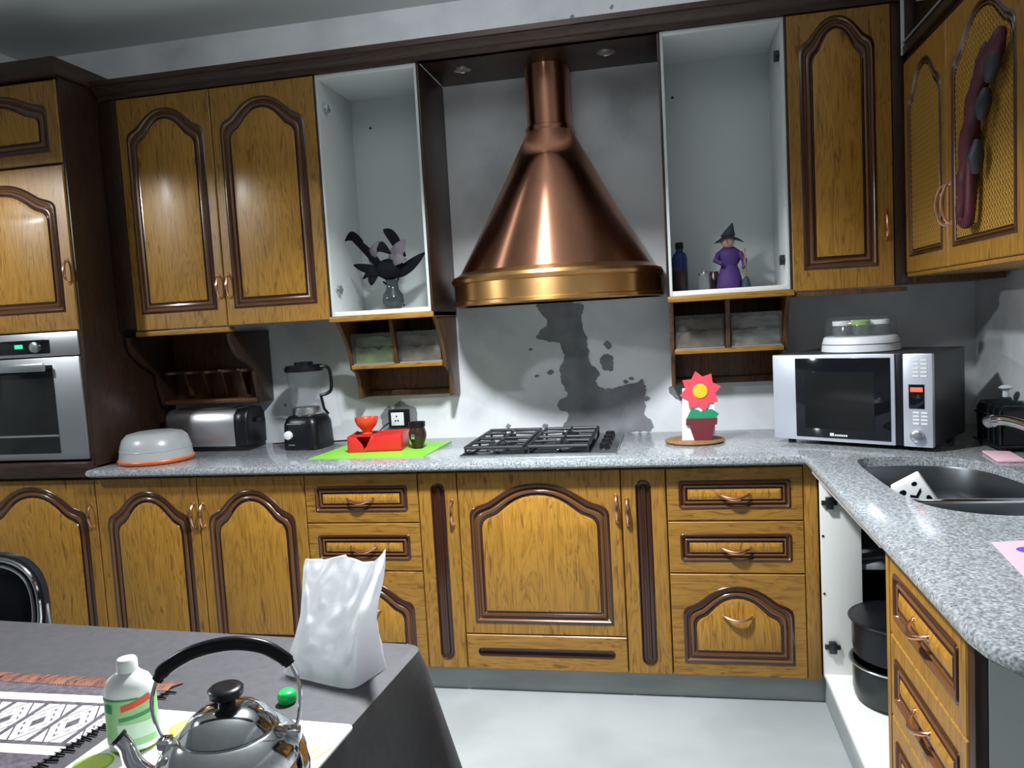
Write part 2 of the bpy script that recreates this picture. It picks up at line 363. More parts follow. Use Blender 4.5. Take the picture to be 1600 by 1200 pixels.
def front(parent, T, w, h, name='door', mg=(.05, .05, .06, .05), rise=0, mw=.046, handle=None, cross=False, panel='oak_panel', shape=None, gap=.002, thick=.02, wood='oak'):
    """a framed front: slab with a cut-out, stained moulding ring, raised panel, pull"""
    rr = shape is None and rise <= 0 and panel != 'cane'
    if rr: shape = slot_rect(mg[0], w-mg[1], mg[2], h-mg[3], .010)
    ho = shape or outline(mg[0], w-mg[1], mg[2], h-mg[3], rise)
    def inset(poly, d):
        if poly is ho and rise <= 0 and rr: return slot_rect(mg[0]+d, w-mg[1]-d, mg[2]+d, h-mg[3]-d, max(.0015, .010-d*.4))
        if shape or poly is not ho or rise <= 0: return INSET(poly, d)
        return outline(mg[0]+d, w-mg[1]-d, mg[2]+d, h-mg[3]-d, rise)
    m = MB(); o = [(gap, gap), (w-gap, gap), (w-gap, h-gap), (gap, h-gap)]; oi = inset(o, .003)
    polys = [[Vector((a, b, 0)) for a, b in oi], [Vector((a, b, 0)) for a, b in ho]]
    allp = [p for l in polys for p in l]
    m.add([(p.x, p.y, 0) for p in allp], [tuple(t) for t in tessellate_polygon(polys)])
    m.loops([[(a, b, 0) for a, b in oi], [(a, b, -.003) for a, b in o], [(a, b, -thick) for a, b in o]], False, True)
    d = m.build(name, (wood+'_cross' if cross else wood), parent, T, smooth=30)
    wide = min(max(p[0] for p in ho)-min(p[0] for p in ho), max(p[1] for p in ho)-min(p[1] for p in ho))
    if panel == 'ridge':          # narrow fluted strip, all stained
        k = wide/2
        prof = [(0, 0), (.12, .003), (.3, -.008), (.62, -.009), (.74, -.003), (.93, -.002)]
        L = [[(a, b, c) for a, b in inset(ho, t*k)] for t, c in prof]
        MB().loops(L, False, True).build('moulding', 'moulding', d, T, smooth=50); return finish(d, T, handle)
    if panel == 'recess':
        k = wide/2
        L = [[(a, b, c) for a, b in inset(ho, t*k)] for t, c in ((0, 0), (.1, .001), (.35, -.011), (.9, -.014))]
        MB().loops(L, False, True).build('moulding', 'moulding', d, T, smooth=50); return finish(d, T, handle)
    prof = [(0, 0), (.07, .0035), (.2, .0045), (.30, .001), (.36, -.008), (.46, -.0085), (.55, -.001), (.66, .0015), (.78, -.001), (.86, -.006), (.95, -.006), (1, -.001)]
    L = [[(a, b, c) for a, b in inset(ho, t*mw)] for t, c in prof]
    MB().loops(L[:3], False, False).loops(L[8:], False, False).build('moulding', 'moulding', d, T, smooth=50)
    MB().loops(L[2:9], False, False).build('bead', 'bead', d, T, smooth=50)
    pi = inset(ho, mw)
    if panel == 'cane':
        MB().prism([(a, b) for a, b in pi], 'z', -.012, -.006).build('panel', 'cane_back', d, T, smooth=0)
        cane_web(d, T, pi, -.003)
    else:
        pj = inset(ho, mw+.012)
        m = MB(); pp = [Vector((a, b, 0)) for a, b in pj]; m.add([(p.x, p.y, .0035) for p in pp], [tuple(t) for t in tessellate_polygon([pp])])
        m.loops([[(a, b, -.001) for a, b in pi], [(a, b, .0035) for a, b in pj]], False, False)
        m.build('panel', panel, d, T, smooth=30)
    return finish(d, T, handle)
def finish(d, T, handle):
    if handle: pull(d, T, *handle)
    return d
# ------------------------------------------------------------------ the room
XL, XR, YB, YF, ZC = -4.2, 1.97, 0.0, -5.2, 2.77
struct(bx('floor', 'floor_cement', None, XL, XR+.1, YF, YB+.1, -.1, 0, 0))
struct(bx('ceiling', 'ceiling_paint', None, XL, XR+.1, YF, YB+.1, ZC, ZC+.1, 0))
wb = struct(bx('wall_back', 'wall_paint', None, XL, XR+.1, YB, YB+.1, 0, ZC, 0))
struct(bx('wall_right', 'wall_paint', None, XR, XR+.1, YF, YB, 0, ZC, 0))
struct(bx('wall_front', 'ceiling_paint', None, XL, XR+.1, YF-.1, YF, 0, ZC, 0))
struct(bx('wall_left', 'ceiling_paint', None, XL-.1, XL, YF, YB+.1, 0, ZC, 0))
struct(bx('wall_pier', 'ceiling_paint', None, -2.45, -2.185, -.78, 0, 0, ZC, 0))
def patch(pts, name='bare_cement', d=.0025, jit=.008, m='cement'):
    P = catmull(pts, 16)
    def nz(a, b, o): return sum(mnoise.noise(Vector((a*f, b*f, o)))/(f/22)**.75 for f in (22, 50, 110, 230))
    Q = [(a+jit*nz(a, b, 1), b+jit*nz(a, b, 7)) for a, b in P]
    MB().prism(Q, 'y', -d, .002).build(name, m, wb, smooth=0)
patch([(.25, 1.47), (.43, 1.46), (.44, 1.38), (.455, 1.27), (.46, 1.205), (.50, 1.165), (.475, 1.12), (.53, 1.09), (.63, 1.115), (.68, 1.125), (.69, 1.07), (.685, .99), (.69, .905), (.36, .905), (.355, .99), (.31, 1.03), (.35, 1.07), (.335, 1.15), (.33, 1.20), (.35, 1.25), (.325, 1.30), (.24, 1.325), (.285, 1.39)], jit=.013)
patch([(.505, 1.215), (.52, 1.24), (.55, 1.235), (.565, 1.20), (.55, 1.165), (.515, 1.17)], jit=.010, d=.0018)
patch([(.525, 1.285), (.545, 1.30), (.555, 1.275), (.54, 1.26)], jit=.009, d=.0018)
for k in range(16):     # crumbs of missing paint around the big patch
    a, b, r = random.choice([(random.uniform(.58, .72), random.uniform(.95, 1.22)), (random.uniform(.20, .30), random.uniform(1.1, 1.35)), (random.uniform(.05, .35), random.uniform(.91, .95))])+(random.uniform(.006, .014),)
    patch([(a-r, b), (a, b+r*.8), (a+r*1.2, b), (a, b-r*.7)], jit=.006, d=.0012+.00005*k)
patch([(-.50, .99), (-.475, 1.04), (-.45, 1.05), (-.435, 1.045), (-.41, 1.072), (-.385, 1.065), (-.365, 1.05), (-.335, 1.045), (-.328, 1.0), (-.34, .945), (-.40, .93), (-.48, .94)], jit=.012, m='plaster_grey')
patch([(.79, 1.09), (.80, 1.05), (.84, 1.03), (.87, 1.06), (.87, 1.10)], jit=.006, m='plaster_grey')
# plinths
struct(bx('baseboard_back', 'concrete', None, -2.15, 1.315, -.535, -.50, 0, .098, .003))
struct(bx('baseboard_right', 'concrete', None, 1.285, 1.32, -2.03, -.535, 0, .118, .003))

# ------------------------------------------------------------------ worktop
def worktop():
    W = [(-1.53, -.632), (1.222, -.632), (1.215, -2.10), (1.222, -2.15), (1.243, -2.20), (1.28, -2.232), (1.33, -2.245), (1.968, -2.245), (1.968, -.002), (-1.53, -.002)]
    def ring(d, z): return [(a, b, z) for a, b in inset(W, d)]
    S = SINK
    m = MB(); top = inset(W, .012); polys = [[Vector((a, b, 0)) for a, b in top], [Vector((a, b, 0)) for a, b in S]]; al = [p for l in polys for p in l]
    fs = [tuple(t) for t in tessellate_polygon(polys)]
    m.add([(p.x, p.y, .90) for p in al], fs); m.add([(p.x, p.y, .868) for p in al], fs)
    m.loops([ring(.012, .90), ring(.004, .897), ring(0, .886), ring(.002, .876), ring(.012, .868)], False, False)
    m.loops([[(a, b, .90) for a, b in S], [(a, b, .868) for a, b in S]], False, False)
    return tag(m.build('worktop', 'granite', None, smooth=40), 'speckled grey granite worktop running round the corner with a rounded end', 'countertop')
SINK = catmull([(1.357, -.80), (1.375, -.715), (1.44, -.692), (1.56, -.694), (1.65, -.725), (1.715, -.81), (1.747, -.97), (1.752, -1.14), (1.74, -1.28), (1.68, -1.385), (1.57, -1.437), (1.47, -1.412), (1.40, -1.345), (1.37, -1.25), (1.357, -1.1), (1.354, -.93)], 5)
worktop()
# ------------------------------------------------------------------ tall oven cabinet
YD = -.58           # plane of the base fronts
def tall():
    t = thing('tall_oven_cabinet', 'tall oak oven cabinet with dark side panel at the left end', 'cabinet', (-1.85, -.29, 0))
    x0, x1 = -2.165, -1.545
    bx('side_panel', 'dark_wood', t, x1-.004, x1+.016, -.568, -.004, .905, 2.47)
    bx('side_panel', 'dark_wood', t, x1-.018, x1-.004, -.555, -.004, .10, .865)
    bx('side_panel', 'dark_wood', t, x0, x0+.018, -.555, -.004, .10, 2.47)
    bx('body', 'dark_wood', t, x0+.018, x1-.018, -.55, -.004, 1.47, 2.46)
    bx('lower_body', 'dark_wood', t, x0+.018, x1-.018, -.55, -.004, .10, .868)
    bx('sill', 'dark_wood_cross', t, x0, x1+.012, -.612, -.55, .868, .928, .004)
    bx('crown', 'dark_wood_cross', t, x0-.01, x1+.03, -.60, -.004, 2.465, 2.535, .006)
    W = x1+.008-x0
    front(t, back_T(x0, YD, .10), W, .755, rise=.145, mg=(.07, .045, .07, .03), handle=(W-.022, .60), name='door')
    front(t, back_T(x0, YD+.002, 1.465), W, .66, rise=.11, mg=(.07, .05, .075, .06), handle=(W-.022, .235), name='door')
    front(t, back_T(x0, YD+.004, 2.13), W, .325, rise=.075, mg=(.07, .05, .045, .04), name='door')
tall()
def oven():
    t = thing('built_in_oven', 'built-in steel oven with dark glass door and lit green clock', 'oven', (-1.85, -.3, .93))
    x0, x1, y = -2.14, -1.549, -.575
    bx('body', 'black_plastic', t, x0, x1, y+.03, -.06, .931, 1.46)
    bx('control_panel', 'brushed_steel', t, x0, x1, y, y+.03, 1.365, 1.462, .003)
    d = bx('oven_door', 'brushed_steel', t, x0, x1, y-.004, y+.03, .937, 1.36, .004)
    bx('glass', 'oven_glass', d, x0+.10, x1-.128, y-.007, y-.003, .965, 1.33, .001)
    bx('glass_band', 'brushed_steel', d, x0+.10, x1-.128, y-.0085, y-.006, 1.035, 1.043, 0)
    bx('handle', 'steel', d, x0+.09, x1-.135, y-.045, y-.03, 1.305, 1.34, .006)
    for a in (x0+.13, x1-.18): bx('handle_post', 'steel', d, a, a+.02, y-.035, y-.003, 1.312, 1.333)
    bx('display', 'black_gloss', t, x0+.13, x1-.135, y-.004, y, 1.378, 1.435, .001)
    bx('clock_digits', 'green_led', t, -1.845, -1.808, y-.006, y-.003, 1.402, 1.418, 0)
    MB().lathe([(.022, 0), (.021, .018), (.017, .02)], (0, 0, 0), 24).build('knob', 'steel', t, lambda v: Vector((-1.742+v[0], y-.004-v[2], 1.405+v[1])))
oven()
# ------------------------------------------------------------------ base cabinets along the back wall
XA, XB, XC, XD, XE, XF, XG, XH, XI = -1.537, -1.073, -.611, -.153, 0, .605, .764, 1.2255, 1.27
ZB, ZT = .10, .855
def carcass(t, x0, x1): bx('carcass', 'brown_wood', t, x0+.001, x1-.001, YD+.021, -.006, ZB, .866, 0)
def base_units():
    t = thing('base_cabinet', 'oak base cabinet with two arched doors beside the oven cabinet', 'cabinet', ((XA+XC)/2, -.3, ZB)); carcass(t, XA, XC)
    front(t, back_T(XA, YD, ZB), XB-XA, ZT-ZB, rise=.135, mg=(.048, .040, .07, .055), handle=(XB-XA-.02, .60))
    front(t, back_T(XB, YD, ZB), XC-XB, ZT-ZB, rise=.135, mg=(.042, .046, .07, .055), handle=(.02, .60))
    zs = (.6645, .4762)
    for x0, x1, lab in ((XC, XD, 'oak drawer cabinet half hidden behind the white plastic bag'), (XG, XH, 'oak drawer cabinet beside the open corner cupboard')):
        t = thing('drawer_cabinet', lab, 'cabinet', ((x0+x1)/2, -.3, ZB), 'oak drawer cabinets in the back run'); carcass(t, x0, x1); w = x1-x0
        for a, b in ((zs[0], ZT), (zs[1], zs[0])):
            front(t, back_T(x0, YD, a), w, b-a, 'drawer', mg=(.042, .042, .045, .045), mw=.032, handle=(w/2, (b-a)/2, False, .10), cross=True)
        front(t, back_T(x0, YD, ZB), w, zs[1]-ZB, rise=.105, mg=(.042, .042, .05, .045), handle=(w/2, .225, False, .10), cross=True)
    for x0, x1, lab, hx in ((XD, XE, 'narrow oak pull-out left of the wide door under the hob', .77), (XF, XG, 'narrow oak pull-out right of the wide door under the hob', .14)):
        t = thing('pull_out_cabinet', lab, 'cabinet', ((x0+x1)/2, -.3, ZB), 'narrow oak pull-outs'); carcass(t, x0, x1); w = x1-x0
        front(t, back_T(x0, YD, ZB), w, ZT-ZB, 'door', shape=slot(.050, .106, .035, ZT-ZB-.04), panel='ridge', handle=(w-.022 if hx > .5 else .02, .60))
    t = thing('hob_cabinet', 'wide oak cabinet with one arched door under the hob', 'cabinet', ((XE+XF)/2, -.3, ZB)); carcass(t, XE, XF); w = XF-XE
    front(t, back_T(XE, YD, .237), w, ZT-.237, rise=.12, mg=(.042, .045, .045, .045), handle=(w-.018, .475))
    front(t, back_T(XE, YD, ZB), w, .237-ZB, 'drawer', shape=slot(.045, w-.045, .052, .085), panel='recess', cross=True)
    bx('corner_post', 'oak', t, XH, XI, YD, YD+.06, ZB, .862)
base_units()
# ------------------------------------------------------------------ right run: open corner cupboard and drawers
def corner_cupboard():
    t = thing('corner_cupboard', 'open corner cupboard without a door, white inside, under the sink', 'cabinet', (1.6, -1.05, 0))
    bx('side_panel', 'white_edge', t, XI+.002, 1.40, -.612, -.594, .125, .866)
    bx('base_panel', 'white_edge', t, XI+.004, 1.955, -1.505, -.594, .119, .135, .001)
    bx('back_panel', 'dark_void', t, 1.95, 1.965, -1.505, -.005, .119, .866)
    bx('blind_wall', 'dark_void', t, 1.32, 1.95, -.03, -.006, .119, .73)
    bx('shelf', 'print_grey', t, 1.402, 1.94, -.60, -.04, .500, .518)
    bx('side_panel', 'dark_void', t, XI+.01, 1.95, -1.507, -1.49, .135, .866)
    bx('front_rail', 'white_edge', t, XI-.03, XI-.012, -1.505, -.66, .845, .867)
    for z in (.735, .235):
        h = MB().box(1.275, 1.325, -.624, -.612, z-.008, z+.008).box(1.288, 1.312, -.630, -.612, z-.02, z+.02).build('hinge', 'dark_hinge', t, bevel=.002)
    for z in (.62, .42): MB().lathe([(.004, 0), (.004, .002)], (0, 0, 0), 10).build('screw_hole', 'dark_hinge', t, lambda v, z=z: Vector((1.278+v[0], -.612-v[2], z+v[1])))
corner_cupboard()
def right_drawers():
    t = thing('drawer_cabinet', 'oak drawer cabinet at the near end of the right-hand run', 'cabinet', (1.6, -1.77, .1))
    x = 1.25; y0, y1 = -1.512, -1.995; w = y0-y1
    bx('carcass', 'brown_wood', t, x+.021, 1.95, y1, y0, .10, .866, 0)
    bx('stile', 'oak', t, x-.001, x+.02, y0-.024, y0, .10, .862)
    for a, b in ((.6645, .855), (.4762, .6645), (.288, .4762), (.10, .288)):
        front(t, right_T(x, y0-.025, a), w-.025, b-a, 'drawer', mg=(.035, .035, .042, .042), mw=.034, handle=((w-.025)/2, (b-a)/2+.004, False, .088), cross=False)
    bx('end_stile', 'dark_wood', t, x+.002, x+.022, y1-.030, y1-.001, .0, .866)
    bx('end_panel', 'white_board', t, x+.022, 1.96, y1-.034, y1-.001, .0, .866)
right_drawers()
def pots():
    for i, (z, h, lab) in enumerate(((.1355, .128, 'dark green enamel pot at the bottom of the stack in the corner cupboard'), (.2755, .125, 'black pot stacked on another pot in the corner cupboard'))):
        t = thing('cooking_pot', lab, 'pot', (1.47, -.775, z))
        MB().lathe([(.0, 0), (.118, 0), (.134, .012), (.139, .04), (.139, h-.006), (.146, h), (.146, h+.004), (.137, h+.004), (.135, h-.01), (.134, .02), (0, .02)], (1.47, -.775, z), 40, cap0=False, cap1=False).build('bowl', 'enamel' if i == 0 else 'black_plastic', t)
        MB().tube([(1.47+.147*math.cos(2*PI*k/40), -.775+.147*math.sin(2*PI*k/40), z+h+.002) for k in range(40)], .003, 6, True).build('rim', 'steel' if i == 0 else 'black_plastic', t)
        if i:
            MB().lathe([(.138, h+.004), (.10, h+.008), (.05, h+.012), (.012, h+.014), (.012, h+.03), (.022, h+.036), (0, h+.04)], (1.47, -.775, z), 40, cap0=True, cap1=False).build('lid', 'black_plastic', t)
pots()
# ------------------------------------------------------------------ sink, tap
def sink():
    t = thing('sink', 'stainless steel double-bowl sink set into the granite worktop', 'sink', (1.55, -1.06, .70))
    yd = -1.185
    far = [p for p in SINK]
    def bowl(pts, depth, name):
        c = Vector((sum(p[0] for p in pts)/len(pts), sum(p[1] for p in pts)/len(pts)))
        def lp(k, z): return [(c.x+(a-c.x)*k, c.y+(b-c.y)*k, z) for a, b in pts]
        MB().loops([lp(1.0, .872), lp(.985, .866), lp(.955, .80), lp(.92, .89-depth), lp(.80, .878-depth), lp(.12, .874-depth)], False, True).build(name, 'sink_steel', t, smooth=60)
        MB().lathe([(0, 0), (.032, 0), (.036, .003), (.04, .001)], (c.x, c.y, .8755-depth), 24).build('drain', 'chrome', t)
    def cut(lo, hi):
        out = []; n = len(SINK)
        for i in range(n):
            a, b = SINK[i], SINK[(i+1) % n]
            if lo <= a[1] <= hi: out.append(a)
            for L in (lo, hi):
                if (a[1]-L)*(b[1]-L) < 0:
                    u = (L-a[1])/(b[1]-a[1]); out.append((a[0]+(b[0]-a[0])*u, L))
        return inset(out, .006)
    bowl(cut(yd+.012, 9), .155, 'bowl'); bowl(cut(-9, yd-.012), .13, 'bowl')
    bx('divider', 'chrome', t, 1.356, 1.752, yd-.016, yd+.016, .862, .878, .006)
sink()
def tap():
    t = thing('mixer_tap', 'chrome mixer tap with swivelling spout behind the sink', 'tap', (1.87, -.90, .90))
    MB().lathe([(.028, 0), (.028, .008), (.021, .014), (.020, .06), (.017, .07)], (1.87, -.90, .9005), 24).build('base', 'chrome', t)
    P = catmull([(1.87, -.90, .965), (1.855, -.86, .985), (1.83, -.80, 1.003), (1.80, -.73, 1.012), (1.775, -.69, 1.008)], 5, False)
    MB().tube(P, [.016]*(len(P)-3)+[.0165, .017, .017], 14).build('spout', 'chrome', t)
    MB().tube([(1.776, -.692, 1.008), (1.768, -.678, 1.004), (1.764, -.672, 1.0)], [.019, .0195, .0185], 16).build('aerator', 'steel', t)
    MB().tube([(1.87, -.90, .962), (1.885, -.93, 1.0), (1.90, -.99, 1.04)], [.011, .009, .007], 10).build('lever', 'chrome', t)
tap()
def behind_sink():
    t = thing('dish_rack', 'black wire dish rack standing by the wall behind the tap', 'dish rack', (1.882, -.55, .9))
    T = rot_T(1.882, -.56, .9005, 0)
    m = MB().box(-.080, .080, -.10, .12, .012, .022)
    for sx, sy in ((-.06, -.08), (.06, -.08), (-.06, .10), (.06, .10)): m.box(sx-.006, sx+.006, sy-.006, sy+.006, 0, .013)
    m.build('tray', 'black_plastic', t, T, bevel=.003)
    MB().prism([(-.10, .022), (.12, .022), (.12, .13), (.08, .142), (-.09, .142), (-.10, .13)], 'x', -.066, .079).build('basket', 'black_plastic', t, T, bevel=.004)
    for k in range(5):
        y = -.09+k*.045; MB().tube([(-.072, y, .02), (-.072, y+.004, .125), (-.06, y+.006, .145), (.03, y+.006, .146)], .003, 6).build('wire', 'enamel', t, T)
    MB().tube([(-.072, -.095, .11), (-.072, .115, .11)], .0035, 6).build('rail', 'enamel', t, T)
    t = thing('soap_dispenser', 'soap bottle with a white pump behind the dish rack', 'soap bottle', (1.925, -.392, .9))
    c = (1.925, -.392, .9005)
    MB().lathe([(.028, 0), (.031, .004), (.031, .10), (.024, .118), (.016, .124)], c, 24).build('bottle', 'print_grey', t, smooth=50)
    MB().lathe([(.019, .124), (.019, .142), (.012, .146)], c, 20).build('collar', 'black_plastic', t)
    MB().lathe([(.010, .146), (.0095, .168), (.02, .174), (.023, .178), (.012, .186), (0, .187)], c, 20, cap1=False).build('pump', 'white_plastic', t)
    o = MB().prism([(-.05, -.11), (.025, -.11), (.025, .045), (-.05, .06)], 'z', 0, .008).build('dish_cloth', 'pale_pink', None, rot_T(1.80, -.715, .9005, -6), bevel=.003)
    tag(o, 'folded pale pink cloth lying beside the tap', 'cloth')
    # patterned white carton in the far bowl
    t = thing('milk_carton', 'white carton with black marks lying in the far sink bowl', 'carton', (1.50, -.90, .74))
    T0 = rot_T(1.515, -.90, .748, -12)
    ct, st = math.cos(.55), math.sin(.55)
    T = lambda v: T0(Vector((v[0]*ct-v[2]*st, v[1], v[0]*st+v[2]*ct+.03)))
    bx('box', 'white_paper', t, -.045, .045, -.035, .035, -.01, .105, .006, T)
    F = lambda v: T(Vector((v[0], -.0353-v[2], v[1])))
    for a, b, rx, rz in ((-.022, .082, 1.0, .8), (.018, .090, .8, .6), (-.03, .04, 1.3, .7), (.03, .035, .7, 1.0), (.002, .012, 1.2, .6)):
        MB().lathe([(.010, 0), (.009, .0008)], (a, b, 0), 14, sx=rx, sy=rz).build('black_mark', 'black_plastic', t, F)
    MB().prism([(-.012, .062), (.004, .05), (.022, .062), (.026, .072), (.016, .066), (.004, .058), (-.008, .068)], 'z', 0, .0008).build('black_mark', 'black_plastic', t, F, smooth=0)
behind_sink()
def worktop_paper():
    t = thing('paper_sheet', 'pink sheet of paper with a violet spot on the right worktop', 'paper', (1.5, -1.76, .9))
    MB().prism([(1.415, -1.65), (1.56, -1.62), (1.50, -1.94), (1.385, -1.90)], 'z', .9003, .9012).build('sheet', 'pale_pink', t, smooth=0)
    MB().lathe([(.022, 0), (.021, .0006)], (1.462, -1.705, .9013), 20).build('violet_spot', 'blue_print', t)
worktop_paper()

# ------------------------------------------------------------------ wall cabinets
YU, ZU0, ZU1 = -.357, 1.46, 2.42
U0, U1, U2, U3, U4, U5, U6 = -1.4426, -1.0099, -.5507, -.118, .799, 1.2416, 1.5874
def wall_units():
    t = thing('wall_cabinet', 'oak wall cabinet with two tall arched doors', 'cabinet', ((U0+U2)/2, -.18, ZU0))
    bx('carcass', 'brown_wood', t, -1.525, U2-.002, YU+.021, -.003, ZU0, ZU1, 0)
    bx('filler', 'dark_wood', t, -1.525, U0, YU+.003, YU+.02, ZU0, ZU1)
    front(t, back_T(U0, YU, ZU0-.012), U1-U0, ZU1-ZU0+.012, rise=.12, mg=(.038, .038, .07, .055), handle=(U1-U0-.022, .165))
    front(t, back_T(U1, YU, ZU0-.012), U2-U1, ZU1-ZU0+.012, rise=.12, mg=(.038, .05, .07, .055), handle=(.022, .165))
    bx('bottom_rail', 'oak_cross', t, U0-.005, U1, YU+.004, YU+.05, 1.425, 1.446)
    # corner one
    t = thing('wall_cabinet', 'oak wall cabinet with a single arched door above the microwave', 'cabinet', ((U5+U6)/2, -.18, ZU0))
    bx('carcass', 'brown_wood', t, U5+.003, 1.95, YU+.021, -.003, ZU0-.004, ZU1, 0)
    front(t, back_T(U5+.001, YU, ZU0-.012), U6-U5, ZU1-ZU0+.012, rise=.12, mg=(.04, .055, .075, .02), handle=(U6-U5-.028, .215))
    bx('bottom_rail', 'brown_wood', t, U5, U6+.04, YU+.004, YU+.03, 1.43, 1.446)
    bx('filler', 'dark_wood', t, U6+.002, 1.632, YU+.004, YU+.02, ZU0-.002, ZU1)
def open_cabinet(x0, x1, lab, hinges_left, chips):
    t = thing('open_wall_cabinet', lab, 'cabinet', ((x0+x1)/2, -.18, ZU0), 'white wall cabinets with no doors')
    y0 = YU+.004; p = .017
    bx('side_panel', 'white_board', t, x0+.006, x0+p, y0+.002, -.012, ZU0, ZU1)
    bx('side_panel', 'white_board', t, x1-p, x1-.006, y0+.002, -.012, ZU0, ZU1)
    bx('outer_side', 'dark_wood', t, x0-.002, x0+.006, y0, -.002, ZU0-.02, ZU1)
    bx('outer_side', 'dark_wood', t, x1-.006, x1+.004, y0, -.002, ZU0-.02, ZU1)
    bx('top_panel', 'white_board', t, x0+p, x1-p, y0+.002, -.012, ZU1-.018, ZU1)
    bx('bottom_panel', 'white_edge', t, x0+p, x1-p, y0+.002, -.012, ZU0, ZU0+.018)
    bx('back_panel', 'white_board', t, x0+.006, x1-.006, -.012, -.003, ZU0, ZU1)
    bx('bottom_rail', 'oak_cross', t, x0-.002, x1+.004, y0-.012, -.02, ZU0-.022, ZU0-.001)
    for z in (ZU0+.11, ZU1-.12):
        sx = x0+p if hinges_left else x1-p; d = 1 if hinges_left else -1
        MB().box(min(sx, sx+d*.012), max(sx, sx+d*.012), y0+.03, y0+.085, z-.007, z+.007).box(min(sx, sx+d*.018), max(sx, sx+d*.018), y0+.04, y0+.06, z-.018, z+.018).build('hinge', 'steel' if hinges_left else 'dark_hinge', t, bevel=.002)
    for a, z in chips: MB().lathe([(.006, 0), (.005, .002)], (0, 0, 0), 8).build('screw_hole', 'dark_hinge', t, lambda v, a=a, z=z: Vector((x0+a+v[0], -.012-v[2], z+v[1])))
    # niche below: shaped sides, shelf, divider, backboard
    side = [(-.004, 1.10), (-.004, ZU0-.023), (-.315, ZU0-.023), (-.285, 1.405), (-.232, 1.34), (-.205, 1.29), (-.195, 1.232), (-.15, 1.215), (-.125, 1.18), (-.122, 1.10)]
    for a, b in ((x0+.002, x0+.018), (x1-.016, x1)): MB().prism(side, 'x', a, b).build('shaped_side', 'brown_wood', t, bevel=.001)
    bx('backboard', 'brown_wood', t, x0+.018, x1-.016, -.018, -.004, 1.10, ZU0-.023)
    bx('niche_shelf', 'oak_cross', t, x0+.018, x1-.016, -.215, -.018, 1.235, 1.252)
    xm = (x0+x1)/2
    MB().prism([(-.018, 1.2525), (-.018, ZU0-.024), (-.25, ZU0-.024), (-.205, 1.2525)], 'x', xm-.008, xm+.008).build('divider', 'brown_wood', t)
    bx('lower_batten', 'brown_wood', t, x0+.018, x1-.016, -.03, -.018, 1.10, 1.125)
    return t
def bins():
    K = [(U2, 'spice_green', 'clear spice drawer filled with green packets under the left open cabinet'), (None, 'spice_brown', 'clear spice drawer with brown contents next to the green one'),
         (U4, 'spice_brown', 'clear spice drawer with brown contents, nearer the hood, in the right niche'), (None, 'spice_grey', 'clear spice drawer with pale grey contents, nearer the microwave')]
    for i, (x, fill, lab) in enumerate(K):
        x0, x1 = (U2, U3) if i < 2 else (U4, U5); xm = (x0+x1)/2
        a, b = (x0+.022, xm-.012) if i % 2 == 0 else (xm+.012, x1-.02)
        t = thing('spice_drawer', lab, 'drawer', ((a+b)/2, -.11, 1.2525), 'clear spice drawers in the niches')
        MB().prism([(-.20, 1.2528), (-.196, 1.2528), (-.216, 1.385), (-.22, 1.385)], 'x', a, b).build('front', 'clear_plastic', t)
        bx('tray', 'frosted_plastic', t, a, b, -.196, -.03, 1.2528, 1.257, 0)
        m = MB(); n = 16
        for k in range(2):
            L = []
            for j in range(n+1):
                u = j/n; xx = a+.006+(b-a-.012)*u; zz = 1.262+(.058 if k == 0 else .105)+.014*mnoise.noise(Vector((xx*30, k*3.1, i)))
                L.append((xx, zz))
            base = 1.258 if k == 0 else None
            lo = [(xx, 1.258 if k == 0 else zz-.04) for xx, zz in L]
            yy = -.185 if k == 0 else -.17
            for j in range(n):
                q = [lo[j], lo[j+1], L[j+1], L[j]]
                m.add([(p[0], yy-.008*math.sin(PI*(idx // 2)), p[1]) for idx, p in enumerate(q)]+[(p[0], -.04, p[1]) for p in q], [(0, 1, 2, 3), (3, 2, 6, 7), (4, 7, 6, 5), (0, 4, 5, 1)])
        m.build('contents', fill, t, smooth=0)
wall_units()
open_cabinet(U2, U3, 'open white wall cabinet holding a vase of black flowers', True, ((.10, 2.28), (.20, 1.50)))
open_cabinet(U4, U5, 'open white wall cabinet holding a purple witch figurine', False, ((.05, 2.27),))
bins()
def rack():
    t = thing('spoon_rack', 'dark wooden rack with curved sides and slotted shelf above the toaster', 'rack', (-1.27, -.12, 1.10))
    x0, x1 = -1.522, -1.016
    side = [(-.004, 1.10), (-.004, 1.424), (-.335, 1.424), (-.33, 1.385), (-.30, 1.335), (-.25, 1.298), (-.19, 1.27), (-.155, 1.245), (-.15, 1.20), (-.135, 1.15), (-.125, 1.10)]
    for a in (x0, x1-.018): MB().prism(side, 'x', a, a+.018).build('shaped_side', 'dark_wood', t, bevel=.0015)
    bx('backboard', 'brown_wood', t, x0+.018, x1-.018, -.018, -.004, 1.105, 1.424)
    n = 5; w = (x1-x0-.036)/n
    bx('shelf', 'brown_wood', t, x0+.018, x1-.018, -.10, -.018, 1.244, 1.256)
    for k in range(n):
        a = x0+.018+k*w; P = [(a+.012, -.10)]+[(a+.012+(w-.024)*(j/8), -.10-.05*math.sin(PI*j/8)**.6) for j in range(1, 8)]+[(a+w-.012, -.10)]
        MB().prism(P, 'z', 1.244, 1.256).build('shelf_lobe', 'brown_wood', t, bevel=.001)
    for k in range(1, n):
        a = x0+.018+k*w; MB().prism([(-.018, 1.13), (-.018, 1.243), (-.09, 1.243), (-.05, 1.14)], 'x', a-.005, a+.005).build('divider', 'brown_wood', t)
    bx('bottom_batten', 'brown_wood', t, x0+.018, x1-.018, -.125, -.018, 1.105, 1.122)
rack()
